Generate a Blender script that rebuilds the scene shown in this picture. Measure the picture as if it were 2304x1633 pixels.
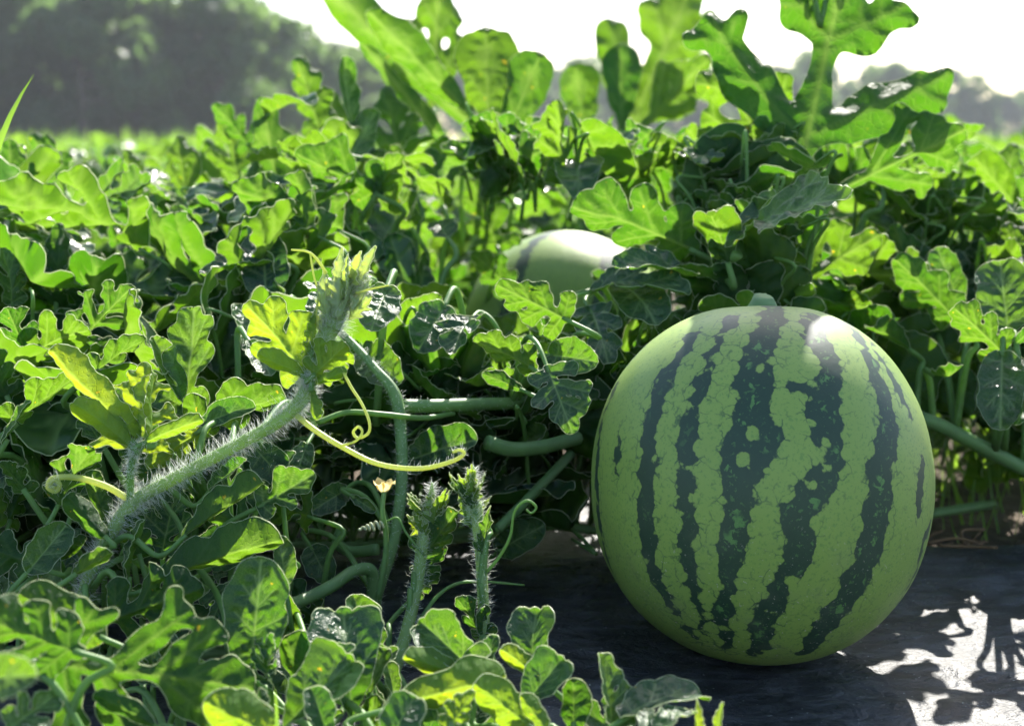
import bpy, math, random
import numpy as np
from mathutils import Vector, Matrix

R = math.radians
scene = bpy.context.scene
for o in list(bpy.data.objects):
    bpy.data.objects.remove(o)
col = scene.collection

# ------------------------------------------------------------------ camera
CAMH, PITCH, FPX = 0.375, R(8.7), 3165.0
cam = bpy.data.objects.new('camera', bpy.data.cameras.new('camera'))
col.objects.link(cam)
cam.location = (0, 0, CAMH)
cam.rotation_euler = (R(90) - PITCH, 0, 0)
cam.data.sensor_width = 36
cam.data.lens = 36 * FPX / 2304
cam.data.clip_start = 0.02
cam.data.clip_end = 3000
cam.data.dof.use_dof = True
cam.data.dof.focus_distance = 0.98
cam.data.dof.aperture_fstop = 7.0
scene.camera = cam

# ------------------------------------------------------------------ sky, sun, exposure
SUN_EL, SUN_AZ = R(41), R(17)          # azimuth measured from straight ahead (+Y) towards the right (+X)
world = bpy.data.worlds.new('World')
scene.world = world
world.use_nodes = True
wn = world.node_tree
sky = wn.nodes.new('ShaderNodeTexSky')
sky.sky_type = 'NISHITA'
sky.sun_disc = False
sky.sun_elevation = SUN_EL
sky.sun_rotation = SUN_AZ
sky.air_density = 1.0
sky.dust_density = 1.5
sky.ozone_density = 1.0
wn.links.new(sky.outputs[0], wn.nodes['Background'].inputs[0])
wn.nodes['Background'].inputs[1].default_value = 0.112
sd = Vector((math.sin(SUN_AZ) * math.cos(SUN_EL), math.cos(SUN_AZ) * math.cos(SUN_EL), math.sin(SUN_EL)))
sun = bpy.data.objects.new('sun', bpy.data.lights.new('sun', 'SUN'))
col.objects.link(sun)
sun.data.energy = 5.0
sun.data.angle = R(0.5)
sun.data.color = (1.0, 0.95, 0.86)
sun.rotation_euler = (-sd).to_track_quat('-Z', 'Y').to_euler()
sun.location = sd * 20
vs = scene.view_settings
vs.view_transform = 'Standard'
vs.look = 'None'
vs.exposure = 1.58
vs.gamma = 1.0
cy = scene.cycles
cy.max_bounces = 5
cy.diffuse_bounces = 3
cy.glossy_bounces = 2
cy.transmission_bounces = 4
cy.volume_bounces = 0
cy.caustics_reflective = False
cy.caustics_refractive = False
cy.sample_clamp_indirect = 6
cy.use_adaptive_sampling = True
cy.adaptive_threshold = 0.022
cy.adaptive_min_samples = 16
cy.use_denoising = True
try:
    cy.denoiser = 'OPENIMAGEDENOISE'
except Exception:
    pass

# ------------------------------------------------------------------ helpers
cF = np.array((0, math.cos(PITCH), -math.sin(PITCH)))
cU = np.array((0, math.sin(PITCH), math.cos(PITCH)))
cR = np.array((1.0, 0, 0))
cC = np.array((0, 0, CAMH))
def at(px, py, D):
    return cC + D * (cF + cR * (px - 1152) / FPX + cU * (816.5 - py) / FPX)
def to_px(p):
    v = np.asarray(p) - cC
    D = v @ cF
    return 1152 + FPX * (v @ cR) / D, 816.5 - FPX * (v @ cU) / D, D
def nrm(v):
    v = np.asarray(v, float)
    n = np.linalg.norm(v)
    return v / n if n > 1e-12 else v

def _hash(ix, iy, iz, seed):
    h = (ix.astype(np.int64) * 374761393 + iy.astype(np.int64) * 668265263 + iz.astype(np.int64) * 2147483647 + seed * 1274126177) & 0xffffffff
    h = ((h ^ (h >> 13)) * 1274126177) & 0xffffffff
    h = h ^ (h >> 16)
    return (h & 0xffff) / 32767.5 - 1.0
def vnoise(p, seed=0):
    p = np.asarray(p, float)
    i = np.floor(p).astype(np.int64)
    f = p - i
    f = f * f * (3 - 2 * f)
    out = 0
    for dx in (0, 1):
        for dy in (0, 1):
            for dz in (0, 1):
                w = (f[:, 0] if dx else 1 - f[:, 0]) * (f[:, 1] if dy else 1 - f[:, 1]) * (f[:, 2] if dz else 1 - f[:, 2])
                out = out + w * _hash(i[:, 0] + dx, i[:, 1] + dy, i[:, 2] + dz, seed)
    return out
def n2(x, y, s, seed=0):
    return vnoise(np.stack([x * s, y * s, np.full_like(x, 0.37)], 1), seed)

def mesh_from(name, verts, faces, mats=(), fmat=None, attrs=None, smooth=True):
    me = bpy.data.meshes.new(name)
    me.from_pydata(np.asarray(verts, float).tolist(), [], faces)
    for m in mats:
        me.materials.append(m)
    if fmat is not None:
        me.polygons.foreach_set('material_index', np.asarray(fmat, np.int32))
    if smooth:
        me.polygons.foreach_set('use_smooth', np.ones(len(me.polygons), bool))
    for k, (typ, data) in (attrs or {}).items():
        a = me.attributes.new(k, typ, 'POINT')
        a.data.foreach_set('value' if typ == 'FLOAT' else 'vector', np.asarray(data, np.float32).ravel())
    me.update()
    return me
def link(name, me, parent=None, mat=None):
    o = bpy.data.objects.new(name, me)
    col.objects.link(o)
    if parent is not None:
        o.parent = parent
    if mat is not None:
        o.matrix_basis = mat
    return o
def tag(o, label=None, cat=None, group=None, kind=None):
    for k, v in (('label', label), ('category', cat), ('group', group), ('kind', kind)):
        if v:
            o[k] = v
    return o
def empty(name, loc=(0, 0, 0)):
    o = bpy.data.objects.new(name, None)
    o.empty_display_size = 0.05
    o.location = tuple(map(float, loc))
    col.objects.link(o)
    return o

def smooth_line(pts, n=8, closed=False):
    """Catmull-Rom through the points (columns may hold radius too)."""
    P = np.asarray(pts, float)
    P = np.vstack([2 * P[0] - P[1], P, 2 * P[-1] - P[-2]])
    out = []
    for i in range(1, len(P) - 2):
        p0, p1, p2, p3 = P[i - 1], P[i], P[i + 1], P[i + 2]
        for k in range(n):
            t = k / n
            out.append(0.5 * ((2 * p1) + (p2 - p0) * t + (2 * p0 - 5 * p1 + 4 * p2 - p3) * t * t + (3 * p1 - p0 - 3 * p2 + p3) * t ** 3))
    out.append(P[-2])
    return np.array(out)
def cross3(a, b):
    return np.array((a[1] * b[2] - a[2] * b[1], a[2] * b[0] - a[0] * b[2], a[0] * b[1] - a[1] * b[0]))
def tube(pts, rad, sides=8, ribs=0.0):
    pts = np.asarray(pts, float)
    n = len(pts)
    rad = np.broadcast_to(np.asarray(rad, float), (n,))
    T = np.gradient(pts, axis=0)
    T /= np.linalg.norm(T, axis=1)[:, None] + 1e-12
    a = np.array((0, 0, 1.0)) if abs(T[0][2]) < 0.9 else np.array((1.0, 0, 0))
    u = nrm(cross3(T[0], a))
    an = 2 * math.pi * np.arange(sides) / sides
    ca, sa = np.cos(an)[:, None], np.sin(an)[:, None]
    rb = (1 + ribs * np.cos(5 * an))[:, None]
    V = np.empty((n, sides, 3))
    for i in range(n):
        u = u - T[i] * (u @ T[i])
        u = u / (math.sqrt(u @ u) + 1e-15)
        V[i] = pts[i] + rad[i] * rb * (ca * u + sa * cross3(T[i], u))
    ii, kk = np.meshgrid(np.arange(n - 1), np.arange(sides), indexing='ij')
    k2 = (kk + 1) % sides
    Fc = [tuple(q) for q in np.stack([ii * sides + kk, ii * sides + k2, (ii + 1) * sides + k2, (ii + 1) * sides + kk], -1).reshape(-1, 4).tolist()]
    b = n * sides
    for k in range(sides):
        k3 = (k + 1) % sides
        Fc.append((k3, k, b))
        Fc.append(((n - 1) * sides + k, (n - 1) * sides + k3, b + 1))
    return np.vstack([V.reshape(-1, 3), pts[:1], pts[-1:]]), Fc
class MB:
    def __init__(s):
        s.V, s.F, s.n = [], [], 0
    def add(s, V, F):
        V = np.asarray(V, float)
        s.V.append(V)
        s.F += [tuple(i + s.n for i in f) for f in F]
        s.n += len(V)
    def mesh(s, name, mats, smooth=True):
        return mesh_from(name, np.vstack(s.V), s.F, mats, smooth=smooth)

# ------------------------------------------------------------------ materials
class NT:
    def __init__(s, name):
        s.m = bpy.data.materials.new(name)
        s.m.use_nodes = True
        s.t = s.m.node_tree
        s.t.nodes.clear()
        s.out = s.t.nodes.new('ShaderNodeOutputMaterial')
    def n(s, typ, **kw):
        nd = s.t.nodes.new(typ)
        for k, v in kw.items():
            if k.startswith('i_'):
                key = k[2:]
                key = int(key) if key.isdigit() else key.replace('_', ' ')
                if isinstance(v, bpy.types.NodeSocket):
                    s.t.links.new(v, nd.inputs[key])
                else:
                    nd.inputs[key].default_value = v
            else:
                setattr(nd, k, v)
        return nd
    def link(s, a, b):
        s.t.links.new(a, b)
    def math(s, op, a, b=0.0, c=0.0, clamp=False):
        nd = s.t.nodes.new('ShaderNodeMath')
        nd.operation = op
        nd.use_clamp = clamp
        for i, v in enumerate((a, b, c)):
            if isinstance(v, bpy.types.NodeSocket):
                s.t.links.new(v, nd.inputs[i])
            else:
                nd.inputs[i].default_value = v
        return nd.outputs[0]
    def mix(s, f, a, b, blend='MIX'):
        nd = s.t.nodes.new('ShaderNodeMix')
        nd.data_type = 'RGBA'
        nd.blend_type = blend
        for k, v in ((0, f), (6, a), (7, b)):
            if isinstance(v, bpy.types.NodeSocket):
                s.t.links.new(v, nd.inputs[k])
            else:
                nd.inputs[k].default_value = v if not isinstance(v, tuple) else (*v[:3], 1)
        return nd.outputs[2]
    def ramp(s, f, lo, hi):
        nd = s.t.nodes.new('ShaderNodeMapRange')
        nd.interpolation_type = 'SMOOTHSTEP'
        s.t.links.new(f, nd.inputs[0])
        nd.inputs[1].default_value = lo
        nd.inputs[2].default_value = hi
        return nd.outputs[0]
    def noise(s, vec, scale, detail=3.0, rough=0.55, distort=0.0):
        nd = s.n('ShaderNodeTexNoise', i_Scale=scale, i_Detail=detail, i_Roughness=rough, i_Distortion=distort)
        if vec is not None:
            s.link(vec, nd.inputs['Vector'])
        return nd.outputs[0]

def leaf_far_material(name, top, top2, under, trans, trans2, tf):
    g = NT(name)
    vein = g.n('ShaderNodeAttribute', attribute_name='vein').outputs['Fac']
    luv = g.n('ShaderNodeAttribute', attribute_name='luv').outputs['Vector']
    rnd = g.n('ShaderNodeObjectInfo').outputs['Random']
    f1 = g.ramp(g.math('ADD', g.math('MULTIPLY', rnd, 0.55), g.math('MULTIPLY', g.noise(luv, 5.0, 2.0), 0.6)), 0.25, 0.85)
    base = g.mix(f1, top, top2)
    base = g.mix(g.math('MULTIPLY', vein, 0.8), base, (0.24, 0.36, 0.13))
    back = g.n('ShaderNodeNewGeometry').outputs['Backfacing']
    base = g.mix(back, base, under)
    tcol = g.mix(f1, trans, trans2)
    tcol = g.mix(g.math('MULTIPLY', vein, 0.5), tcol, (0.36, 0.52, 0.10))
    pr = g.n('ShaderNodeBsdfPrincipled', i_Base_Color=base)
    g.link(g.math('SUBTRACT', 0.5, g.math('MULTIPLY', back, 0.28)), pr.inputs['Specular IOR Level'])
    g.link(g.math('ADD', 0.26, g.math('ADD', g.math('MULTIPLY', back, 0.22), g.math('MULTIPLY', rnd, 0.12))), pr.inputs['Roughness'])
    tr = g.n('ShaderNodeBsdfTranslucent', i_Color=tcol)
    mx = g.n('ShaderNodeMixShader', i_0=tf)
    g.link(pr.outputs[0], mx.inputs[1]); g.link(tr.outputs[0], mx.inputs[2])
    g.link(mx.outputs[0], g.out.inputs[0])
    return g.m
def leaf_material(name, top, top2, under, trans, trans2, tf=0.5, rough=0.27, veincol=(0.26, 0.38, 0.14), spec=0.5):
    g = NT(name)
    luv = g.n('ShaderNodeAttribute', attribute_name='luv').outputs['Vector']
    vein = g.n('ShaderNodeAttribute', attribute_name='vein').outputs['Fac']
    rnd = g.n('ShaderNodeObjectInfo').outputs['Random']
    # a fine net of veinlets between the modelled veins
    vor = g.n('ShaderNodeTexVoronoi', feature='DISTANCE_TO_EDGE', i_Scale=30.0)
    dist = g.n('ShaderNodeVectorMath', operation='ADD')
    nz = g.n('ShaderNodeTexNoise', i_Scale=9.0)
    g.link(luv, nz.inputs['Vector'])
    sc = g.n('ShaderNodeVectorMath', operation='SCALE', i_Scale=0.05)
    g.link(nz.outputs['Color'], sc.inputs[0])
    g.link(luv, dist.inputs[0]); g.link(sc.outputs[0], dist.inputs[1])
    g.link(dist.outputs[0], vor.inputs['Vector'])
    net = g.math('SUBTRACT', 1.0, g.ramp(vor.outputs['Distance'], 0.0, 0.09))
    netw = g.math('MULTIPLY', net, 0.28)
    v = g.math('MAXIMUM', vein, netw)
    blot = g.noise(luv, 5.0, 4.0)
    fine = g.noise(luv, 60.0, 3.0)
    f1 = g.ramp(g.math('ADD', g.math('MULTIPLY', rnd, 0.5), g.math('MULTIPLY', blot, 0.6)), 0.25, 0.85)
    base = g.mix(f1, top, top2)
    base = g.mix(g.math('MULTIPLY', v, 0.9), base, veincol)
    base = g.mix(g.math('MULTIPLY', g.ramp(fine, 0.55, 0.75), 0.25), base, top2)
    # small yellow blemishes on some leaves
    spots = g.ramp(g.noise(luv, 11.0, 2.0), 0.705, 0.75)
    back = g.n('ShaderNodeNewGeometry').outputs['Backfacing']
    ub = g.mix(g.math('MULTIPLY', v, 0.5), under, tuple(c * 1.5 for c in under))
    base = g.mix(back, base, ub)
    base = g.mix(g.math('MULTIPLY', spots, 0.6), base, (0.45, 0.33, 0.03))
    tcol = g.mix(f1, trans, trans2)
    tcol = g.mix(g.math('MULTIPLY', v, 0.55), tcol, (0.36, 0.52, 0.10))
    tcol = g.mix(spots, tcol, (0.85, 0.60, 0.03))
    bump = g.n('ShaderNodeBump', i_Strength=0.35, i_Distance=0.002)
    hgt = g.math('ADD', g.math('MULTIPLY', net, -0.9), g.math('MULTIPLY', fine, 0.35))
    g.link(hgt, bump.inputs['Height'])
    pr = g.n('ShaderNodeBsdfPrincipled', i_Base_Color=base, i_Specular_IOR_Level=spec)
    rr = g.math('ADD', g.math('MULTIPLY', back, 0.22), g.math('ADD', rough, g.math('MULTIPLY', blot, 0.1)))
    g.link(rr, pr.inputs['Roughness'])
    g.link(g.math('SUBTRACT', spec, g.math('MULTIPLY', back, 0.28)), pr.inputs['Specular IOR Level'])
    g.link(bump.outputs[0], pr.inputs['Normal'])
    tr = g.n('ShaderNodeBsdfTranslucent', i_Color=tcol)
    g.link(bump.outputs[0], tr.inputs['Normal'])
    mx = g.n('ShaderNodeMixShader', i_0=tf)
    g.link(pr.outputs[0], mx.inputs[1]); g.link(tr.outputs[0], mx.inputs[2])
    g.link(mx.outputs[0], g.out.inputs[0])
    return g.m

M_LEAF = leaf_material('leaf_mature', (0.012, 0.050, 0.031), (0.026, 0.078, 0.030), (0.028, 0.072, 0.024),
                       (0.075, 0.245, 0.006), (0.18, 0.36, 0.010), tf=0.44)
M_LEAF_FAR = leaf_far_material('leaf_mature_beyond_focus', (0.012, 0.050, 0.031), (0.026, 0.078, 0.030), (0.028, 0.072, 0.024), (0.075, 0.245, 0.006), (0.18, 0.36, 0.010), 0.44)
M_BUDLEAF = leaf_material('leaf_bud', (0.26, 0.36, 0.19), (0.32, 0.42, 0.20), (0.34, 0.43, 0.26), (0.40, 0.52, 0.06), (0.55, 0.62, 0.08), tf=0.45, rough=0.5)
M_YOUNG = leaf_material('leaf_young', (0.08, 0.19, 0.05), (0.12, 0.24, 0.05), (0.11, 0.20, 0.05),
                        (0.26, 0.44, 0.010), (0.41, 0.52, 0.012), tf=0.50, rough=0.45)
def soft_material(name, base, trans, tf, rough=0.5, noise_scale=60.0, var=0.35):
    g = NT(name)
    oc = g.n('ShaderNodeTexCoord').outputs['Object']
    nz = g.noise(oc, noise_scale, 3.0)
    b = g.mix(nz, tuple(c * (1 - var) for c in base), tuple(min(1, c * (1 + var)) for c in base))
    pr = g.n('ShaderNodeBsdfPrincipled', i_Base_Color=b, i_Roughness=rough)
    tr = g.n('ShaderNodeBsdfTranslucent', i_Color=(*trans, 1))
    mx = g.n('ShaderNodeMixShader', i_0=tf)
    g.link(pr.outputs[0], mx.inputs[1]); g.link(tr.outputs[0], mx.inputs[2])
    g.link(mx.outputs[0], g.out.inputs[0])
    return g.m
M_RIM = soft_material('leaf_margin', (0.34, 0.42, 0.25), (0.92, 0.96, 0.72), 0.6, 0.35)
M_YSTEM = soft_material('young_stem', (0.27, 0.40, 0.15), (0.50, 0.68, 0.16), 0.40, 0.5, 120)
M_STEM = soft_material('stem', (0.15, 0.27, 0.10), (0.30, 0.50, 0.12), 0.25, 0.5, 90)
M_PET = soft_material('petiole', (0.13, 0.25, 0.07), (0.35, 0.58, 0.08), 0.30, 0.5, 90)
M_TENDRIL = soft_material('tendril', (0.42, 0.50, 0.18), (0.85, 0.90, 0.30), 0.5, 0.4)
M_HAIR = soft_material('plant_hair', (0.80, 0.83, 0.78), (0.95, 0.97, 0.92), 0.55, 0.3, 60, 0.1)
M_FLOWER = soft_material('withered_flower', (0.62, 0.50, 0.20), (0.90, 0.75, 0.35), 0.4, 0.6, 300, 0.4)
M_COIL = soft_material('dry_coil', (0.42, 0.46, 0.30), (0.5, 0.5, 0.3), 0.2, 0.7, 300)
M_STRAW = soft_material('straw', (0.20, 0.12, 0.06), (0.2, 0.1, 0.05), 0.1, 0.8, 100)
M_GRASS = soft_material('grass', (0.07, 0.17, 0.03), (0.35, 0.60, 0.05), 0.45, 0.45)

def melon_material():
    g = NT('melon_rind')
    oc = g.n('ShaderNodeTexCoord').outputs['Object']
    s = g.n('ShaderNodeAttribute', attribute_name='stripe').outputs['Fac']       # metres inside a stripe (+) or outside (-)
    isl = g.n('ShaderNodeAttribute', attribute_name='mottle').outputs['Fac']
    mapd = g.n('ShaderNodeVectorMath', operation='ADD')
    nw = g.n('ShaderNodeTexNoise', i_Scale=80.0, i_Detail=3.0)
    g.link(oc, nw.inputs['Vector'])
    sw = g.n('ShaderNodeVectorMath', operation='SCALE', i_Scale=0.014)
    g.link(nw.outputs['Color'], sw.inputs[0])
    g.link(oc, mapd.inputs[0]); g.link(sw.outputs[0], mapd.inputs[1])
    vor = g.n('ShaderNodeTexVoronoi', feature='DISTANCE_TO_EDGE', i_Scale=88.0)
    g.link(mapd.outputs[0], vor.inputs['Vector'])
    cel = g.n('ShaderNodeTexVoronoi', feature='F1', i_Scale=88.0)
    g.link(mapd.outputs[0], cel.inputs['Vector'])
    nA = g.math('SUBTRACT', g.noise(oc, 60.0, 2.0, 0.5, 0.3), 0.5)
    nB = g.math('SUBTRACT', g.noise(oc, 420.0, 3.0, 0.6, 0.3), 0.5)
    e = g.math('ADD', s, g.math('ADD', g.math('MULTIPLY', nA, 0.009), g.math('MULTIPLY', nB, 0.0040)))
    e = g.math('ADD', e, g.math('MULTIPLY', g.math('SUBTRACT', cel.outputs['Distance'], 0.55), 0.009))
    mask = g.ramp(e, -0.0007, 0.0009)
    # green islands inside the wide stripes
    nI = g.noise(oc, 95.0, 3.0, 0.6, 0.5)
    core = g.math('MULTIPLY', g.ramp(e, 0.002, 0.006), isl)
    islands = g.math('MULTIPLY', g.math('MAXIMUM', g.ramp(nI, 0.585, 0.61), g.math('MULTIPLY', g.ramp(g.noise(oc, 300.0, 3.0, 0.6), 0.60, 0.64), 0.55)), core)
    # thin dark net in the light bands
    brk = g.ramp(g.math('ADD', g.noise(oc, 120.0, 3.0), g.math('MULTIPLY', g.ramp(s, -0.010, 0.0), 0.10)), 0.50, 0.60)
    net = g.math('MULTIPLY', g.math('SUBTRACT', 1.0, g.ramp(vor.outputs['Distance'], 0.010, 0.055)), brk)
    near = g.math('ADD', 0.30, g.math('MULTIPLY', g.ramp(s, -0.012, 0.0), 0.45))
    net = g.math('MULTIPLY', net, near)
    flk = g.math('MULTIPLY', g.ramp(g.noise(oc, 480.0, 3.0, 0.6), 0.56, 0.63), 0.55)
    big = g.noise(oc, 14.0, 3.0)
    light = g.mix(big, (0.185, 0.280, 0.048), (0.255, 0.355, 0.072))
    light = g.mix(flk, light, (0.085, 0.205, 0.040))
    light = g.mix(net, light, (0.022, 0.070, 0.028))
    dark = g.mix(g.noise(oc, 160.0, 3.0), (0.008, 0.030, 0.015), (0.015, 0.046, 0.022))
    islc = g.mix(flk, (0.085, 0.20, 0.045), (0.035, 0.11, 0.03))
    dark = g.mix(islands, dark, islc)
    c = g.mix(mask, light, dark)
    # powdery bloom and grit low down
    sep = g.n('ShaderNodeSeparateXYZ')
    g.link(oc, sep.inputs[0])
    low = g.ramp(g.math('MULTIPLY', sep.outputs[2], -1.0), -0.02, 0.11)
    grit = g.math('MULTIPLY', g.ramp(g.noise(oc, 460.0, 2.0), 0.675, 0.71), low)
    c = g.mix(grit, c, (0.42, 0.38, 0.32))
    dustn = g.math('MULTIPLY', g.ramp(g.noise(oc, 30.0, 5.0, 0.7), 0.45, 0.8), g.math('MULTIPLY', low, 0.45))
    c = g.mix(dustn, c, (0.16, 0.16, 0.12))
    c = g.mix(0.03, c, (0.42, 0.50, 0.42))
    pr = g.n('ShaderNodeBsdfPrincipled', i_Base_Color=c, i_Specular_IOR_Level=0.42)
    rg = g.math('ADD', 0.40, g.math('MULTIPLY', g.noise(oc, 25.0, 4.0), 0.18))
    g.link(g.math('ADD', rg, g.math('MULTIPLY', dustn, 0.5)), pr.inputs['Roughness'])
    bump = g.n('ShaderNodeBump', i_Strength=0.25, i_Distance=0.001)
    g.link(g.math('ADD', g.noise(oc, 90.0, 4.0), g.math('MULTIPLY', grit, 2.0)), bump.inputs['Height'])
    g.link(bump.outputs[0], pr.inputs['Normal'])
    g.link(pr.outputs[0], g.out.inputs[0])
    return g.m
M_MELON = melon_material()

def film_material():
    g = NT('mulch_film')
    oc = g.n('ShaderNodeTexCoord').outputs['Object']
    dust = g.ramp(g.noise(oc, 9.0, 6.0, 0.65), 0.42, 0.75)
    streak = g.n('ShaderNodeMapping', i_Scale=(30.0, 55.0, 20.0))
    g.link(oc, streak.inputs[0])
    st = g.ramp(g.noise(streak.outputs[0], 1.0, 5.0, 0.65, 0.4), 0.40, 0.72)
    specks = g.ramp(g.noise(oc, 380.0, 2.0, 0.5), 0.70, 0.74)
    c = g.mix(g.math('MULTIPLY', g.math('ADD', g.math('MULTIPLY', dust, 0.5), g.math('MULTIPLY', st, 0.5)), 0.8), (0.018, 0.020, 0.024), (0.14, 0.148, 0.160))
    c = g.mix(g.math('MULTIPLY', specks, 0.85), c, (0.50, 0.52, 0.52))
    pr = g.n('ShaderNodeBsdfPrincipled', i_Base_Color=c, i_Specular_IOR_Level=0.34)
    g.link(g.math('ADD', 0.46, g.math('MULTIPLY', dust, 0.16)), pr.inputs['Roughness'])
    bump = g.n('ShaderNodeBump', i_Strength=0.8, i_Distance=0.003)
    h = g.math('ADD', g.math('ADD', g.math('MULTIPLY', g.noise(oc, 22.0, 4.0, 0.6, 1.2), 1.6), g.math('MULTIPLY', g.noise(oc, 130.0, 5.0, 0.65), 0.7)), g.math('ADD', g.math('MULTIPLY', st, 0.5), g.math('MULTIPLY', specks, 0.6)))
    g.link(h, bump.inputs['Height'])
    g.link(bump.outputs[0], pr.inputs['Normal'])
    g.link(pr.outputs[0], g.out.inputs[0])
    return g.m
M_FILM = film_material()

def ground_material(name, a, b, c, s1, s2, rough=0.95):
    g = NT(name)
    oc = g.n('ShaderNodeTexCoord').outputs['Object']
    x = g.mix(g.ramp(g.noise(oc, s1, 6.0, 0.6), 0.35, 0.65), a, b)
    x = g.mix(g.ramp(g.noise(oc, s2, 5.0, 0.6), 0.5, 0.7), x, c)
    pr = g.n('ShaderNodeBsdfPrincipled', i_Base_Color=x, i_Roughness=rough)
    bump = g.n('ShaderNodeBump', i_Strength=0.8, i_Distance=0.02)
    g.link(g.noise(oc, s2 * 2, 6.0), bump.inputs['Height'])
    g.link(bump.outputs[0], pr.inputs['Normal'])
    g.link(pr.outputs[0], g.out.inputs[0])
    return g.m
M_FIELD = ground_material('field_ground', (0.05, 0.12, 0.02), (0.09, 0.16, 0.03), (0.14, 0.15, 0.05), 0.4, 6.0)
M_SOIL = ground_material('soil', (0.055, 0.038, 0.026), (0.10, 0.07, 0.045), (0.16, 0.12, 0.08), 6.0, 40.0)
def tree_leaf_material():
    g = NT('tree_foliage')
    oi = g.n('ShaderNodeObjectInfo').outputs['Random']
    oc = g.n('ShaderNodeTexCoord').outputs['Object']
    f = g.math('ADD', g.math('MULTIPLY', oi, 0.5), g.math('MULTIPLY', g.noise(oc, 0.7, 3.0), 0.5))
    c = g.mix(f, (0.022, 0.058, 0.024), (0.055, 0.110, 0.038))
    df = g.n('ShaderNodeBsdfPrincipled', i_Base_Color=c, i_Roughness=0.6, i_Specular_IOR_Level=0.3)
    tr = g.n('ShaderNodeBsdfTranslucent', i_Color=g.mix(f, (0.10, 0.20, 0.05), (0.24, 0.36, 0.08)))
    mx = g.n('ShaderNodeMixShader', i_0=0.48)
    g.link(df.outputs[0], mx.inputs[1]); g.link(tr.outputs[0], mx.inputs[2])
    g.link(mx.outputs[0], g.out.inputs[0])
    return g.m
M_TREE = tree_leaf_material()
M_BARK = ground_material('bark', (0.06, 0.045, 0.035), (0.10, 0.08, 0.06), (0.13, 0.11, 0.09), 3.0, 14.0)

# ------------------------------------------------------------------ ground
def grid_mesh(name, xs, ys, zf, mats):
    X, Y = np.meshgrid(xs, ys)
    V = np.stack([X.ravel(), Y.ravel(), zf(X.ravel(), Y.ravel())], 1)
    nx, ny = len(xs), len(ys)
    F = [(j * nx + i, j * nx + i + 1, (j + 1) * nx + i + 1, (j + 1) * nx + i) for j in range(ny - 1) for i in range(nx - 1)]
    return mesh_from(name, V, F, mats)
gx = np.concatenate([np.linspace(-700, -8, 18), np.linspace(-6, 6, 25), np.linspace(8, 700, 18)])
gy = np.concatenate([np.linspace(-60, -2, 8), np.linspace(-1, 12, 27), np.geomspace(14, 1400, 26)])
tag(link('ground', grid_mesh('ground', gx, gy, lambda x, y: -0.05 + 0.012 * n2(x, y, 2.1, 3), (M_FIELD,))), kind='structure')
sx_, sy_ = np.linspace(-3.2, 3.2, 130), np.linspace(0.2, 7.0, 140)
tag(link('soil', grid_mesh('soil', sx_, sy_, lambda x, y: -0.032 + 0.010 * n2(x, y, 9, 5) + 0.005 * n2(x, y, 31, 6), (M_SOIL,))), kind='structure')
def film_z(x, y):
    z = 0.004 * n2(x, y, 5, 11) + 0.0034 * np.abs(n2(x, y * 2.2, 13, 12)) + 0.0012 * n2(x * 1.4, y * 3, 38, 13)
    ye = 1.28 + 0.24 * np.clip((0.36 - x) / 0.2, 0, 1)
    edge = np.clip((y - ye) / 0.10, 0, 1)
    edge2 = np.clip((0.50 - y) / 0.10, 0, 1)
    z = z - 0.050 * edge ** 2 - 0.05 * edge2 ** 2
    r2 = (x - 0.184) ** 2 + (y - 1.07) ** 2
    return z - 0.004 * np.exp(-r2 / 0.006)
fx = np.concatenate([np.linspace(-1.8, -0.3, 60), np.linspace(-0.29, 0.8, 220), np.linspace(0.82, 1.8, 40)])
tag(link('mulch_film', grid_mesh('mulch_film', fx, np.linspace(0.40, 1.64, 270), film_z, (M_FILM,))), kind='structure')

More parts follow.
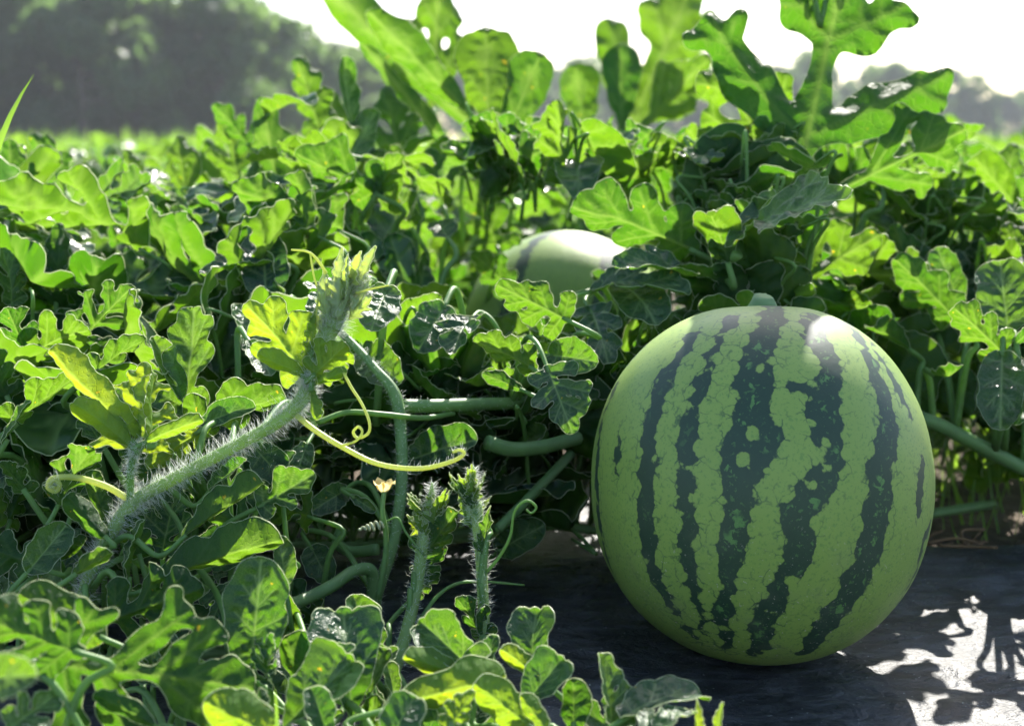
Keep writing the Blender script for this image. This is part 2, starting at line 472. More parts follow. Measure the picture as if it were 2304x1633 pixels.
# ------------------------------------------------------------------ melons
def rot_axis(axis):
    z = nrm(axis)
    x = nrm(np.cross((0, 1.0, 0), z))
    y = np.cross(z, x)
    return np.stack([x, y, z], 1)
STRIPES = [  # traced along the rind: points (x, y, half width) in a 1675 x 1624 enlargement of the picture, mottling
    ([(180, 380, 14), (128, 500, 14), (104, 640, 14), (104, 800, 15), (125, 930, 14), (170, 1060, 12), (240, 1180, 10), (310, 1260, 8)], 0),
    ([(190, 565, 10), (183, 640, 12), (176, 700, 9)], 0),
    ([(470, 190, 20), (420, 275, 18), (365, 350, 30), (322, 450, 32), (305, 560, 30), (292, 680, 34), (285, 800, 32), (296, 930, 30), (322, 1040, 24), (368, 1130, 22), (430, 1230, 18), (490, 1310, 12)], 0.35),
    ([(600, 130, 20), (566, 205, 22), (512, 300, 20), (484, 380, 26), (452, 480, 26), (438, 600, 27), (436, 700, 22), (428, 800, 22), (444, 900, 24), (438, 1000, 17), (462, 1100, 23), (488, 1200, 15), (520, 1300, 9)], 0.3),
    ([(752, 85, 26), (738, 170, 40), (694, 260, 52), (682, 350, 56), (668, 440, 48), (640, 520, 46), (622, 620, 50), (622, 720, 44), (610, 820, 36), (616, 900, 38), (600, 1000, 34), (592, 1100, 24), (570, 1200, 26), (590, 1340, 16)], 1.0),
    ([(660, 500, 26), (740, 535, 30), (765, 545, 24), (735, 600, 24), (690, 690, 26), (660, 790, 20)], 0.8),
    ([(892, 125, 30), (905, 205, 44), (955, 270, 34), (955, 360, 38), (935, 450, 56), (955, 560, 44), (965, 670, 36), (915, 750, 52), (852, 830, 50), (852, 920, 42), (832, 1000, 44), (785, 1080, 30), (770, 1135, 36), (722, 1220, 42), (700, 1340, 30)], 1.0),
    ([(835, 375, 16), (890, 400, 22), (930, 440, 24)], 0),
    ([(1000, 130, 16), (1062, 205, 26), (1125, 330, 30), (1162, 450, 38), (1176, 540, 42), (1148, 650, 50), (1150, 780, 52), (1122, 900, 52), (1090, 1030, 50), (1025, 1130, 48), (955, 1230, 44), (860, 1340, 26)], 1.0),
    ([(1100, 225, 12), (1190, 360, 16), (1232, 450, 18), (1250, 480, 8)], 0),
    ([(1302, 640, 9), (1290, 750, 12), (1284, 850, 8)], 0),
    ([(1325, 880, 12), (1296, 960, 18), (1272, 1040, 14), (1200, 1160, 12), (1110, 1260, 12), (980, 1345, 10)], 0.3),
]
ISLES = [(690, 560, 38), (645, 640, 24), (942, 590, 26), (945, 668, 30), (905, 740, 18), (700, 320, 12), (745, 720 + 480, 14)]
def build_melon(name, c, rx, rz, axis, traced, seed, label):
    Rm = rot_axis(axis)
    nu, nv = 224, 150
    th = np.linspace(0, math.pi, nv)
    ph = np.linspace(0, 2 * math.pi, nu, endpoint=False)
    TH, PH = np.meshgrid(th, ph, indexing='ij')
    st, ct = np.sin(TH), np.cos(TH)
    e = 0.94                                                        # slightly boxy like a real melon
    sx = np.abs(st) ** e
    zc = np.sign(ct) * np.abs(ct) ** e
    L = np.stack([rx * sx * np.cos(PH), rx * sx * np.sin(PH), rz * zc], -1).reshape(-1, 3)
    L *= (1 + 0.008 * vnoise(L * 14, seed) + 0.004 * vnoise(L * 30, seed + 1))[:, None]
    pole = np.exp(-(L[:, 0] ** 2 + L[:, 1] ** 2) / (0.022 ** 2))
    L[:, 2] -= np.sign(L[:, 2]) * 0.004 * pole
    W = L @ Rm.T + c
    lines = []
    def sphere_pt(lat, lon):
        return np.array([rx * math.cos(lat) * math.cos(lon), rx * math.cos(lat) * math.sin(lon), rz * math.sin(lat)]) @ Rm.T + c
    used = []
    if traced:
        A = np.diag([1 / rx, 1 / rx, 1 / rz]) @ Rm.T
        k = 1024 / 1675.0
        def hit(x, y):
            d = at(1280 + x * k, 640 + y * k, 1.0) - cC
            o = A @ (cC - c); dd = A @ d
            a_, b_, c_ = dd @ dd, 2 * o @ dd, o @ o - 1
            q = max(b_ * b_ - 4 * a_ * c_, 0)
            return cC + d * ((-b_ - math.sqrt(q)) / (2 * a_))
        pxm = k / FPX * (np.linalg.norm(c - cC))
        for pts, mo in STRIPES:
            P = smooth_line(pts, 10)
            H = np.array([hit(p[0], p[1]) for p in P])
            lines.append((H, P[:, 2] * pxm * 0.95 + 0.0016, mo))
        isl = [(hit(x, y), r * pxm * 0.6) for x, y, r in ISLES]
        used = [-180 + 0, 180]
        lon_list = [R(a) for a in (8, 40, 72, 104, 140, 172)]      # the far side, away from the camera
    else:
        isl = []
        lon_list = [R(a) for a in range(0, 360, 45)]
    rg = np.random.RandomState(seed)
    for lo in lon_list:
        la = np.linspace(-1.45, 1.45, 60)
        wob = 0.10 * vnoise(np.stack([la * 3, np.full(60, lo * 9), np.zeros(60)], 1), seed + 4)
        H = np.array([sphere_pt(a, lo + w) for a, w in zip(la, wob)])
        wd = (0.008 + 0.004 * vnoise(np.stack([la * 5, np.full(60, lo * 7), np.ones(60)], 1), seed + 5)) * np.cos(la) ** 0.5
        lines.append((H, wd, 0.8))
    s = np.full(len(W), -0.05); mot = np.zeros(len(W))
    for H, w, mo in lines:
        best = np.full(len(W), -1.0)
        for h, ww in zip(H, w):
            best = np.maximum(best, ww - np.linalg.norm(W - h, axis=1))
        upd = best > s
        mot = np.where(upd, mo, mot)
        s = np.maximum(s, best)
    for h, r in isl:
        s = np.minimum(s, np.linalg.norm(W - h, axis=1) - r)
    F = []
    for j in range(nv - 1):
        for i in range(nu):
            i2 = (i + 1) % nu
            a, b, c2, d = j * nu + i, j * nu + i2, (j + 1) * nu + i2, (j + 1) * nu + i
            if j == 0:
                F.append((a, d, c2))
            elif j == nv - 2:
                F.append((a, d, b))
            else:
                F.append((a, d, c2, b))
    root = empty(name, (c[0], c[1], 0))
    tag(root, label, 'watermelon', 'watermelons in the field')
    me = mesh_from('rind', L, F, (M_MELON,), attrs={'stripe': ('FLOAT', s), 'mottle': ('FLOAT', mot)})
    m4 = Matrix([[*Rm[0], c[0] - c[0]], [*Rm[1], 0], [*Rm[2], c[2]], [0, 0, 0, 1]])
    link('rind', me, root, m4)
    # dried stalk stub in the dimple
    mb = MB()
    top = np.array((0, 0, rz - 0.006))
    pts = smooth_line([top + (0, 0, -0.004), top + (0.000, 0.003, 0.004), top + (0.001, 0.016, 0.009), top + (0.004, 0.045, 0.004), top + (0.012, 0.075, -0.02)], 6)
    rad = np.interp(np.linspace(0, 1, len(pts)), [0, 0.2, 0.4, 1], [0.0150, 0.0120, 0.0060, 0.0040])
    V, Fc = tube(pts, rad, 10, 0.08)
    V += 0.0008 * np.stack([vnoise(V * 400, 1), vnoise(V * 400, 2), vnoise(V * 400, 3)], 1)
    mb.add(V, Fc)
    link('stalk', mb.mesh('stalk', (M_STEM,)), root, m4)
    return root
MC = at(1708, 1084, 1.036)
build_melon('watermelon', MC, 0.1240, 0.1318, (0.02, 0.16, 1.0), True, 7, 'large round striped green watermelon standing on the black plastic film')
M2 = at(1275, 760, 1.80)
build_melon('watermelon', M2, 0.135, 0.133, (0.35, 0.55, 0.8), False, 21, 'half hidden sunlit watermelon among the leaves behind the large one')

# ------------------------------------------------------------------ leaf blades
def caps(P, a, b, r0, r1):
    a, b = np.asarray(a, float), np.asarray(b, float)
    ab = b - a
    t = np.clip(((P - a) @ ab) / (ab @ ab + 1e-12), 0, 1)
    return np.linalg.norm(P - a - t[:, None] * ab, axis=1) - (r0 + (r1 - r0) * t)
def smin(a, b, k):
    h = np.clip(0.5 + 0.5 * (b - a) / k, 0, 1)
    return b * (1 - h) + a * h - k * h * (1 - h)
def leaf_plan(kind, rng, width):
    """groups of capsules that make the outline, vein segments (a, b, order)"""
    G, V = [], []
    def d2(ang):
        return np.array((math.sin(ang), math.cos(ang)))
    u = rng.uniform
    mid0 = np.array((0.0, 0.0))
    V.append(((0, 0), (0, 0.97), 0))
    if kind == 'deep':
        T, ANG, LEN, neck, end, body, sub, tr = [0.08, 0.29, 0.55], [66, 48, 36], [0.27, 0.44, 0.30], 0.036, 0.078, 0.044, 0.12, 0.080
    elif kind == 'tall':
        T, ANG, LEN, neck, end, body, sub, tr = [0.20, 0.60], [40, 46], [0.50, 0.24], 0.034, 0.088, 0.046, 0.10, 0.095
    elif kind == 'mid':
        T, ANG, LEN, neck, end, body, sub, tr = [0.08, 0.29, 0.55], [74, 52, 38], [0.24, 0.35, 0.24], 0.062, 0.100, 0.080, 0.11, 0.11
    elif kind == 'broad':
        T, ANG, LEN, neck, end, body, sub, tr = [0.14, 0.34, 0.56], [80, 58, 42], [0.18, 0.21, 0.14], 0.13, 0.14, 0.20, 0.04, 0.19
    elif kind == 'fan':
        T, ANG, LEN, neck, end, body, sub, tr = [0.30, 0.50, 0.66], [44, 36, 26], [0.26, 0.22, 0.16], 0.09, 0.10, 0.10, 0.05, 0.15
    elif kind == 'spoon':
        T, ANG, LEN, neck, end, body, sub, tr = [0.30, 0.52, 0.70], [40, 34, 28], [0.16, 0.15, 0.10], 0.07, 0.085, 0.095, 0.03, 0.13
    else:
        T, ANG, LEN, neck, end, body, sub, tr = [0.15, 0.34, 0.52, 0.70], [44, 38, 32, 28], [0.19, 0.19, 0.15, 0.10], 0.060, 0.010, 0.085, 0.03, 0.014
    # body and end lobe
    g = [((0, 0.02), (0, 0.35), body * (0.45 if kind in ('spoon', 'deep') else 0.75), body), ((0, 0.35), (0, 0.78), body, max(body * 0.75, neck)), ((0, 0.56), (0, 0.78), neck, tr * 1.05 if kind != 'narrow' else neck * 0.7), ((0, 0.78), (0, 1.0 - tr), tr * 1.05 if kind != 'narrow' else neck * 0.7, tr)]
    if kind in ('broad',):
        g.append(((0, 0.30), (0, 0.62), 0.25, 0.20))
    if kind in ('spoon',):
        g.append(((0, 0.50), (0, 0.78), 0.13, 0.135))
    for sgn in (-1, 1):
        a_ = R(u(30, 46)) * sgn
        e_ = np.array((0, 0.76)) + ({'deep': 0.13, 'mid': 0.11, 'narrow': 0.02}.get(kind, 0.04)) * d2(a_)
        g.append(((0, 0.72), e_, neck, tr * u(0.45, 0.62)))
        V.append(((0, 0.68), e_ + 0.05 * d2(a_), 1))
    G.append(g)
    for t, an, ln in zip(T, ANG, LEN):
        for sgn in (-1, 1):
            a0 = R(an + u(-9, 9)) * sgn
            l0 = ln * (u(0.88, 1.1) if kind == 'tall' else u(0.75, 1.18))
            p0 = np.array((0, t + u(-0.035, 0.035)))
            p1 = p0 + l0 * d2(a0)
            er = end * u(0.85, 1.12)
            g = [(p0, p0 + (p1 - p0) * 0.55, neck, er * 0.95 if kind != 'narrow' else neck * 0.8), (p0 + (p1 - p0) * 0.55, p1, er * 0.95 if kind != 'narrow' else neck * 0.8, er * (0.62 if kind in ('deep', 'tall') else 1.0))]
            V.append((p0, p1 + 0.7 * end * d2(a0), 1))
            for ss in (-1, 1):
                for fr in (0.55, 0.88):
                    q0 = p0 + (p1 - p0) * (fr + u(-0.08, 0.06))
                    a1 = a0 + ss * R(u(36, 62))
                    q1 = q0 + sub * u(0.55, 1.15) * (1.0 if fr > 0.6 else 0.7) * d2(a1)
                    if kind == 'narrow':
                        continue
                    if fr > 0.6 or kind in ('mid', 'broad'):
                        g.append((q0, q1, neck, end * u(0.28, 0.50)))
                    V.append((q0, q1 + 0.05 * d2(a1), 2))
            G.append(g)
    for fr in np.arange(0.15, 0.95, 0.13):
        for sgn in (-1, 1):
            q0 = np.array((0, fr)); a1 = sgn * R(u(45, 70))
            V.append((q0, q0 + 0.11 * d2(a1), 2))
    sc = np.array((width, 1.0))
    G = [[(np.asarray(a, float) * sc, np.asarray(b, float) * sc, r0, r1) for a, b, r0, r1 in g] for g in G]
    V = [(np.asarray(a, float) * sc, np.asarray(b, float) * sc, o) for a, b, o in V]
    return G, V
def leaf_sdf(P, G, kind, seed):
    d = None
    for g in G:
        dg = None
        for a, b, r0, r1 in g:
            q = caps(P, a, b, r0, r1)
            dg = q if dg is None else smin(dg, q, 0.035)
        d = dg if d is None else smin(d, dg, 0.022)
    x, y = P[:, 0], P[:, 1]
    if kind in ('broad', 'spoon', 'fan'):                                   # whole blades: one rounded outline with shallow waves
        a, b, W, am = {'broad': (0.50, 0.46, 0.40, 0.06), 'spoon': (0.80, 0.45, 0.235, 0.09), 'fan': (0.95, 0.26, 0.37, 0.07)}[kind]
        wd = max(abs(q[0]) for g in G for c in g for q in c[:2]) / {'broad': 0.27, 'spoon': 0.16, 'fan': 0.24}[kind]
        pk = a / (a + b)
        t = np.clip(y, 1e-4, 1 - 1e-4)
        w = W * wd * (t ** a * (1 - t) ** b) / (pk ** a * (1 - pk) ** b)
        ph = seed * 1.7
        w = w * (1 + am * np.sin(2 * math.pi * (2.3 + 0.4 * math.sin(ph)) * t + np.where(x > 0, ph, ph * 2.1 + 1)))
        d = (np.abs(x) - w) * 0.8 + np.maximum(0, np.maximum(-y, y - 1)) * 1.5
    d = d + 0.016 * n2(x, y, 5.5, seed) + 0.034 * (np.abs(n2(x, y, 8.5, seed + 1)) - 0.28)      # uneven outline with blunt teeth
    return d
def blade(kind, seed, L=1.0, width=1.0, fold=0.25, bend=0.3, side=0.3, wave=0.05, curl=0.05, twist=0.0, h=0.02, mat=None, rim=0.0006, name='leaf'):
    """Leaf blade: base at the origin, midrib along +Y, upper side +Z."""
    rng = random.Random(seed)
    G, VE = leaf_plan(kind, rng, width)
    def sdf(P):
        return leaf_sdf(P, G, kind, seed)
    xs = np.arange(-0.80, 0.8001, h); ys = np.arange(-0.30, 1.1201, h)
    X, Y = np.meshgrid(xs, ys)
    P = np.stack([X.ravel(), Y.ravel()], 1)
    d = sdf(P)
    near = np.abs(d) < 0.62 * h
    for _ in range(2):
        Q = P[near]
        dq = sdf(Q)
        e = 1e-3
        gxv = (sdf(Q + (e, 0)) - dq) / e
        gyv = (sdf(Q + (0, e)) - dq) / e
        gl = gxv ** 2 + gyv ** 2 + 1e-6
        P[near] = Q - np.stack([dq * gxv / gl, dq * gyv / gl], 1)
    d2_ = np.where(near, 0.0, d)
    ok = d2_ <= 1e-9
    nx = len(xs)
    okg = ok.reshape(len(ys), nx)
    j, i = np.nonzero((okg[:-1, :-1].astype(int) + okg[1:, :-1] + okg[:-1, 1:] + okg[1:, 1:]) >= 3)
    Q = np.stack([j * nx + i, j * nx + i + 1, (j + 1) * nx + i + 1, (j + 1) * nx + i], 1)
    w = ok[Q].astype(float)[:, :, None]
    mids = (P[Q] * w).sum(1) / w.sum(1)
    allnear = (near[Q] | ~ok[Q]).all(1)
    keep = ~allnear
    if allnear.any():
        keep[allnear] = sdf(mids[allnear]) <= 0
    Q = Q[keep]
    faces = [tuple(v for v in q if ok[v]) for q in Q.tolist()]
    usedv = sorted({v for f in faces for v in f})
    remap = {v: n for n, v in enumerate(usedv)}
    P = P[usedv]
    faces = [tuple(remap[v] for v in f) for f in faces]
    ec = {}
    for f in faces:
        for a, b in zip(f, f[1:] + f[:1]):
            ec.setdefault((min(a, b), max(a, b)), []).append((a, b))
    bed = [v[0] for v in ec.values() if len(v) == 1]
    be = np.array(bed)
    deg = np.zeros(len(P)); np.add.at(deg, be.ravel(), 1)
    for _ in range(2):
        acc = np.zeros_like(P)
        np.add.at(acc, be[:, 0], P[be[:, 1]]); np.add.at(acc, be[:, 1], P[be[:, 0]])
        m2 = deg == 2
        P[m2] = 0.5 * P[m2] + 0.25 * acc[m2]
    sd_ = np.minimum(sdf(P), 0)
    vein = np.zeros(len(P)); dv1 = np.full(len(P), 9.0); dvall = np.full(len(P), 9.0)
    for a, b, o in VE:
        w0 = (max(0.013, h * 0.7), max(0.008, h * 0.55), max(0.005, h * 0.42))[o]
        dd = caps(P, a, b, 0, 0)
        vein = np.maximum(vein, (1.0, 0.85, 0.6)[o] * np.exp(-(dd / w0) ** 2))
        if o < 2:
            dv1 = np.minimum(dv1, dd)
        dvall = np.minimum(dvall, dd)
    x, y = P[:, 0].copy(), P[:, 1].copy()
    r = np.sqrt(x * x + 0.15 * y * y)
    z = fold * np.abs(x) * (1 - 0.3 * np.clip(np.abs(x), 0, 1))
    z = z + 0.30 * fold * np.minimum(dv1, 0.15)
    z = z + wave * (n2(x, y, 3.1, seed + 5) * 1.2 + 0.6 * n2(x, y, 6.5, seed + 6)) * np.clip(r * 2.2, 0, 1)
    z = z + curl * np.exp(sd_ / 0.05) * (0.6 + 0.8 * n2(x, y, 2.2, seed + 7))
    z = z + 0.026 * (1 - np.exp(-(dvall / 0.035) ** 2)) + 0.006 * n2(x, y, 16, seed + 8)
    if abs(side) > 1e-3:                                             # lobes droop (side>0) or rise
        a = x * side
        x, z = np.sin(a) / side + z * np.sin(a), z * np.cos(a) - (1 - np.cos(a)) / side
    tw = twist * y
    x, z = x * np.cos(tw) - z * np.sin(tw), x * np.sin(tw) + z * np.cos(tw)
    kap = bend + 0.35 * bend * y
    if abs(bend) > 1e-3:                                             # midrib arches up (bend>0) or down
        a = y * kap
        y2 = np.sin(a) / kap - z * np.sin(a)
        z = (1 - np.cos(a)) / kap + z * np.cos(a)
        y = y2
    V = np.stack([x, y, z], 1) * L
    # vertex normals, then a fine pale margin bead round the outline
    N = np.zeros_like(V)
    f3 = np.array([f[:3] for f in faces])
    nf = np.cross(V[f3[:, 1]] - V[f3[:, 0]], V[f3[:, 2]] - V[f3[:, 0]])
    for q in range(3):
        np.add.at(N, f3[:, q], nf)
    N /= np.linalg.norm(N, axis=1)[:, None] + 1e-12
    nv = len(V)
    fm = [0] * len(faces)
    t = V[be[:, 1]] - V[be[:, 0]]
    O = np.zeros_like(V)
    np.add.at(O, be[:, 0], np.cross(t, N[be[:, 0]])); np.add.at(O, be[:, 1], np.cross(t, N[be[:, 1]]))
    bv = np.nonzero(deg > 0)[0]
    Ob = O[bv] / (np.linalg.norm(O[bv], axis=1)[:, None] + 1e-12)
    extra = np.stack([V[bv] + rim * 1.3 * Ob, V[bv] + rim * N[bv], V[bv] - rim * 0.8 * Ob, V[bv] - rim * N[bv]], 1).reshape(-1, 3)
    idx = np.zeros(nv, int); idx[bv] = nv + 4 * np.arange(len(bv))
    A, B = idx[be[:, 0]], idx[be[:, 1]]
    rf = []
    for q in range(4):
        q2 = (q + 1) % 4
        rf += [tuple(x) for x in np.stack([A + q, A + q2, B + q2, B + q], 1).tolist()]
    luv = np.concatenate([np.stack([P[:, 0] + seed % 17, P[:, 1], np.zeros(nv)], 1), np.zeros((len(extra), 3))])
    vn = np.concatenate([vein, np.zeros(len(extra))])
    allV = np.vstack([V, extra])
    return mesh_from(name, allV, faces + rf, (mat or M_LEAF, M_RIM), fm + [1] * len(rf), {'vein': ('FLOAT', vn), 'luv': ('FLOAT_VECTOR', luv)})

def leaf_matrix(base, tip, roll, curve_dir=None):
    Y = nrm(tip - base)
    v = nrm(cC - 0.5 * (base + tip))
    Z = nrm(v - Y * (v @ Y))
    X = np.cross(Y, Z)
    c, s = math.cos(roll), math.sin(roll)
    Z2 = Z * c + X * s
    X2 = np.cross(Y, Z2)
    return np.stack([X2, Y, Z2], 1)
def mat4(Rm, loc, s=1.0):
    return Matrix([[*(Rm[0] * s), loc[0]], [*(Rm[1] * s), loc[1]], [*(Rm[2] * s), loc[2]], [0, 0, 0, 1]])

class Vine:
    def __init__(s, label, group=None, stem=None, radius=0.004, base=None, name='watermelon_vine', cat='vine', hair=0, hair_len=0.006, sides=9, mat=None):
        pts = smooth_line(stem, 8)
        s.stem = pts
        s.loc = np.array((pts[0][0], pts[0][1], 0.0)) if base is None else np.asarray(base, float)
        s.root = empty(name, s.loc)
        tag(s.root, label, cat, group)
        rr = radius if np.ndim(radius) == 0 else np.interp(np.linspace(0, 1, len(pts)), np.linspace(0, 1, len(radius)), radius)
        s.add_tube('stem', pts, rr, mat or M_STEM, sides, hair=hair, hair_len=hair_len, ribs=0.06)
    def add_tube(s, name, pts, rad, mat, sides=8, hair=0, hair_len=0.006, ribs=0.0, parent=None):
        V, F = tube(pts - s.loc, rad, sides, ribs)
        o = link(name, mesh_from(name, V, F, (mat,)), parent or s.root)
        if hair:
            link_h = s.hairs(pts, rad, hair, hair_len)
            ho = link('hairs', link_h, o)
            ho['kind'] = 'stuff'
        return o
    def hairs(s, pts, rad, n, ln, seed=1):
        rg = np.random.RandomState(seed + len(pts) + n)
        rad = np.broadcast_to(np.asarray(rad, float), (len(pts),))
        t = rg.rand(n) * (len(pts) - 1)
        i = t.astype(int); f = (t - i)[:, None]
        i2 = np.minimum(i + 1, len(pts) - 1)
        p = pts[i] * (1 - f) + pts[i2] * f
        unit = lambda v: v / (np.linalg.norm(v, axis=1)[:, None] + 1e-12)
        T = unit(pts[i2] - pts[i])
        a = rg.randn(n, 3); a = unit(a - T * (a * T).sum(1)[:, None])
        d = unit(a + 0.35 * rg.randn(n, 3) + 0.25 * T)
        l = (ln * rg.uniform(0.4, 1.15, n))[:, None]
        p0 = p + a * rad[i][:, None] * 0.9
        u = unit(np.cross(d, rg.randn(n, 3))); w = np.cross(d, u)
        hr = rg.uniform(0.00007, 0.00014, n)[:, None]
        l *= 0.5 + rg.rand(n, 1) ** 1.5
        mid = p0 + d * l * 0.55 + 0.11 * l * rg.randn(n, 3)
        ring = [(1, 0), (-0.5, 0.866), (-0.5, -0.866)]
        V = np.stack([p0 + hr * (c_ * u + s_ * w) for c_, s_ in ring] + [mid + 0.8 * hr * (c_ * u + s_ * w) for c_, s_ in ring] + [p0 + d * l], 1).reshape(-1, 3)
        F = []
        for b in range(0, 7 * n, 7):
            for k in range(3):
                k2 = (k + 1) % 3
                F.append((b + k, b + k2, b + 3 + k2, b + 3 + k))
                F.append((b + 3 + k, b + 3 + k2, b + 6))
        return mesh_from('hairs', np.array(V) - s.loc, F, (M_HAIR,))
    def petiole(s, leaf, Rm, base, scale, rad, root=None, hair=0, sag=0.03):
        end = s.stem[np.argmin(np.linalg.norm(s.stem - base - np.array((0, 0, -0.05)), axis=1))] if root is None else np.asarray(root, float)
        if root is None and np.linalg.norm((base - end)[:2]) > 0.12:
            k_ = np.array((math.sin(base[0] * 91.7) * 0.05, 0.09 + 0.04 * math.cos(base[1] * 83.1)))
            end = np.array((base[0] + k_[0], base[1] + k_[1], 0.006))
        if root is None and np.linalg.norm(base - end) > 0.13:
            end = base + nrm(end - base) * 0.13
        Yd = Rm[:, 1]
        ln = np.linalg.norm(base - end)
        p1 = base - Yd * min(0.3 * ln, 0.03)
        mid = 0.5 * (p1 + end) + np.array((0, 0, min(sag, 0.25 * ln)))
        pts = smooth_line([base + Yd * 0.004, p1, mid, end], 5)
        loc = ((pts - base) @ Rm) / scale
        V, F = tube(loc, np.linspace(rad * 0.8, rad * 1.15, len(pts)) / scale, 7)
        po = link('petiole', mesh_from('petiole', V, F, (M_PET,)), leaf)
        if hair:
            me = s.hairs(pts, rad, hair, 0.006)
            co = np.array([v.co for v in me.vertices]) + s.loc
            co = ((co - base) @ Rm) / scale
            me.vertices.foreach_set('co', co.astype(np.float32).ravel())
            ho = link('hairs', me, leaf)
            ho['kind'] = 'stuff'
    def leaf(s, kind, b, t, roll=0, seed=1, width=1.0, fold=0.3, bend=0.3, side=0.2, wave=0.06, curl=0.06, twist=0.0, young=False, mat=None, pet=0.0021, root=None, h=0.014, hair=0, rim=0.00027, petiole=True):
        base, tip = at(*b), at(*t)
        L = np.linalg.norm(tip - base)
        Rm = max((leaf_matrix(base, tip, R(roll)), leaf_matrix(base, tip, R(-roll))), key=lambda m: m[2, 2])     # upper side towards the sky
        # a bent blade would miss its tip: turn it back by half the bend
        me = blade(kind, seed, L * (1 + 0.06 * bend * bend), width, fold, bend, side, wave, curl, twist, h, mat or (M_YOUNG if young else M_LEAF), rim)
        ang = -0.5 * bend * 1.2
        c, sn = math.cos(ang), math.sin(ang)
        Y2 = Rm[:, 1] * c + Rm[:, 2] * sn
        Z2 = -Rm[:, 1] * sn + Rm[:, 2] * c
        Rm = np.stack([Rm[:, 0], Y2, Z2], 1)
        o = link('leaf', me, s.root, mat4(Rm, base - s.loc))
        if petiole:
            s.petiole(o, Rm, base, 1.0, pet, root=root, hair=hair)
        return o
    def tendril(s, pts, rad=(0.0011, 0.0005), mat=None, n=10, hair=0):
        P = smooth_line([at(*p) for p in pts], n)
        return s.add_tube('tendril', P, np.linspace(rad[0], rad[1], len(P)), mat or M_TENDRIL, 6, hair=hair, hair_len=0.005)

def PX(pts):
    return [at(*p) for p in pts]

# ------------------------------------------------------------------ the hairy shoot on the left
A = Vine('hairy pale green vine shoot leaning right with fuzzy growing tip and tendrils',
         'watermelon vines in the foreground',
         PX([(150, 1480, 0.93), (190, 1330, 0.93), (228, 1240, 0.93), (295, 1135, 0.935), (400, 1072, 0.94), (520, 1008, 0.945), (635, 942, 0.95), (690, 880, 0.955), (702, 812, 0.96), (745, 735, 0.965), (785, 650, 0.97), (806, 600, 0.97)]),
         radius=[0.0044, 0.0044, 0.0046, 0.0047, 0.0042, 0.0041, 0.0044, 0.0052, 0.0052, 0.0066, 0.0050, 0.0022], base=at(150, 1500, 0.93), hair=6000, hair_len=0.0100, sides=12, mat=M_YSTEM)
# its lower young leaf
A.leaf('deep', (300, 1015, 0.935), (330, 815, 0.95), 170, 11, 1.35, 0.5, -0.2, 0.2, 0.05, 0.04, young=True, root=at(293, 1130, 0.935), pet=0.0024, hair=350)
A.leaf('spoon', (305, 1000, 0.932), (108, 792, 0.915), 150, 12, 0.85, 0.55, -0.25, 0.2, 0.05, 0.08, young=True, root=at(300, 1040, 0.935), pet=0.0020, hair=120)
A.leaf('spoon', (300, 1010, 0.930), (165, 905, 0.915), 165, 13, 0.80, 0.5, -0.5, 0.2, 0.05, 0.06, young=True, root=at(300, 1040, 0.935), pet=0.0020, hair=120)
A.leaf('spoon', (318, 1000, 0.930), (452, 945, 0.920), 195, 14, 0.80, 0.5, -0.4, 0.2, 0.05, 0.06, young=True, root=at(300, 1040, 0.935), pet=0.0020, hair=120)
A.leaf('mid', (345, 985, 0.94), (350, 845, 0.95), 60, 15, 0.8, 0.9, -0.2, 0.1, 0.05, 0.05, young=True, root=at(300, 1030, 0.935))
# young leaves under the tip
A.leaf('mid', (692, 850, 0.950), (556, 690, 0.935), 165, 21, 0.95, 0.5, -0.5, 0.2, 0.06, 0.08, young=True, root=at(692, 880, 0.955), hair=160)
A.leaf('spoon', (688, 850, 0.948), (585, 800, 0.935), 160, 22, 1.0, 0.5, -0.4, 0.2, 0.08, 0.08, young=True, root=at(692, 880, 0.955), hair=100)
A.leaf('mid', (700, 850, 0.945), (780, 775, 0.930), 185, 23, 1.15, 0.4, -0.3, 0.2, 0.05, 0.05, young=True, root=at(694, 875, 0.955), hair=120)
A.leaf('spoon', (700, 865, 0.950), (778, 835, 0.935), 170, 24, 0.8, 0.5, 0.2, 0.2, 0.05, 0.06, young=True, root=at(694, 880, 0.955), hair=80)
A.leaf('narrow', (700, 800, 0.955), (712, 690, 0.955), 150, 25, 1.2, 0.6, 0.2, 0.2, 0.05, 0.05, young=True, root=at(702, 812, 0.955))
A.leaf('spoon', (700, 870, 0.945), (712, 945, 0.935), 150, 26, 0.8, 0.5, 0.4, 0.2, 0.05, 0.06, young=True, root=at(694, 880, 0.955))
# the bud itself: small folded jagged leaves round the tip
for i, (b, t, ro) in enumerate([((735, 745), (720, 600), 150), ((748, 725), (745, 590), 110), ((760, 710), (770, 556), 170), ((775, 690), (790, 570), 60), ((790, 680), (846, 550), 150),
                                ((800, 690), (835, 625), 200), ((745, 735), (715, 640), 190), ((785, 720), (842, 660), 175), 
                                ((770, 715), (800, 600), 100), ((730, 760), (705, 700), 160), ((790, 640), (815, 562), 30)]):
    A.leaf('narrow', (b[0], b[1], 0.958 + 0.006 * math.sin(i * 2.1)), (t[0], t[1], 0.955 + 0.012 * math.sin(i * 1.7)), ro, 40 + i, 1.7, 0.6, 0.15, 0.0, 0.06, 0.05, mat=M_BUDLEAF, petiole=False, h=0.03, rim=0.0004)
bud_pts = smooth_line(PX([(745, 740, 0.962), (765, 690, 0.964), (790, 640, 0.966), (805, 600, 0.966)]), 8)
A.add_tube('bud', bud_pts, np.interp(np.linspace(0, 1, len(bud_pts)), [0, 0.4, 1], [0.0062, 0.0058, 0.003]), M_YSTEM, 10, hair=1200, hair_len=0.010)
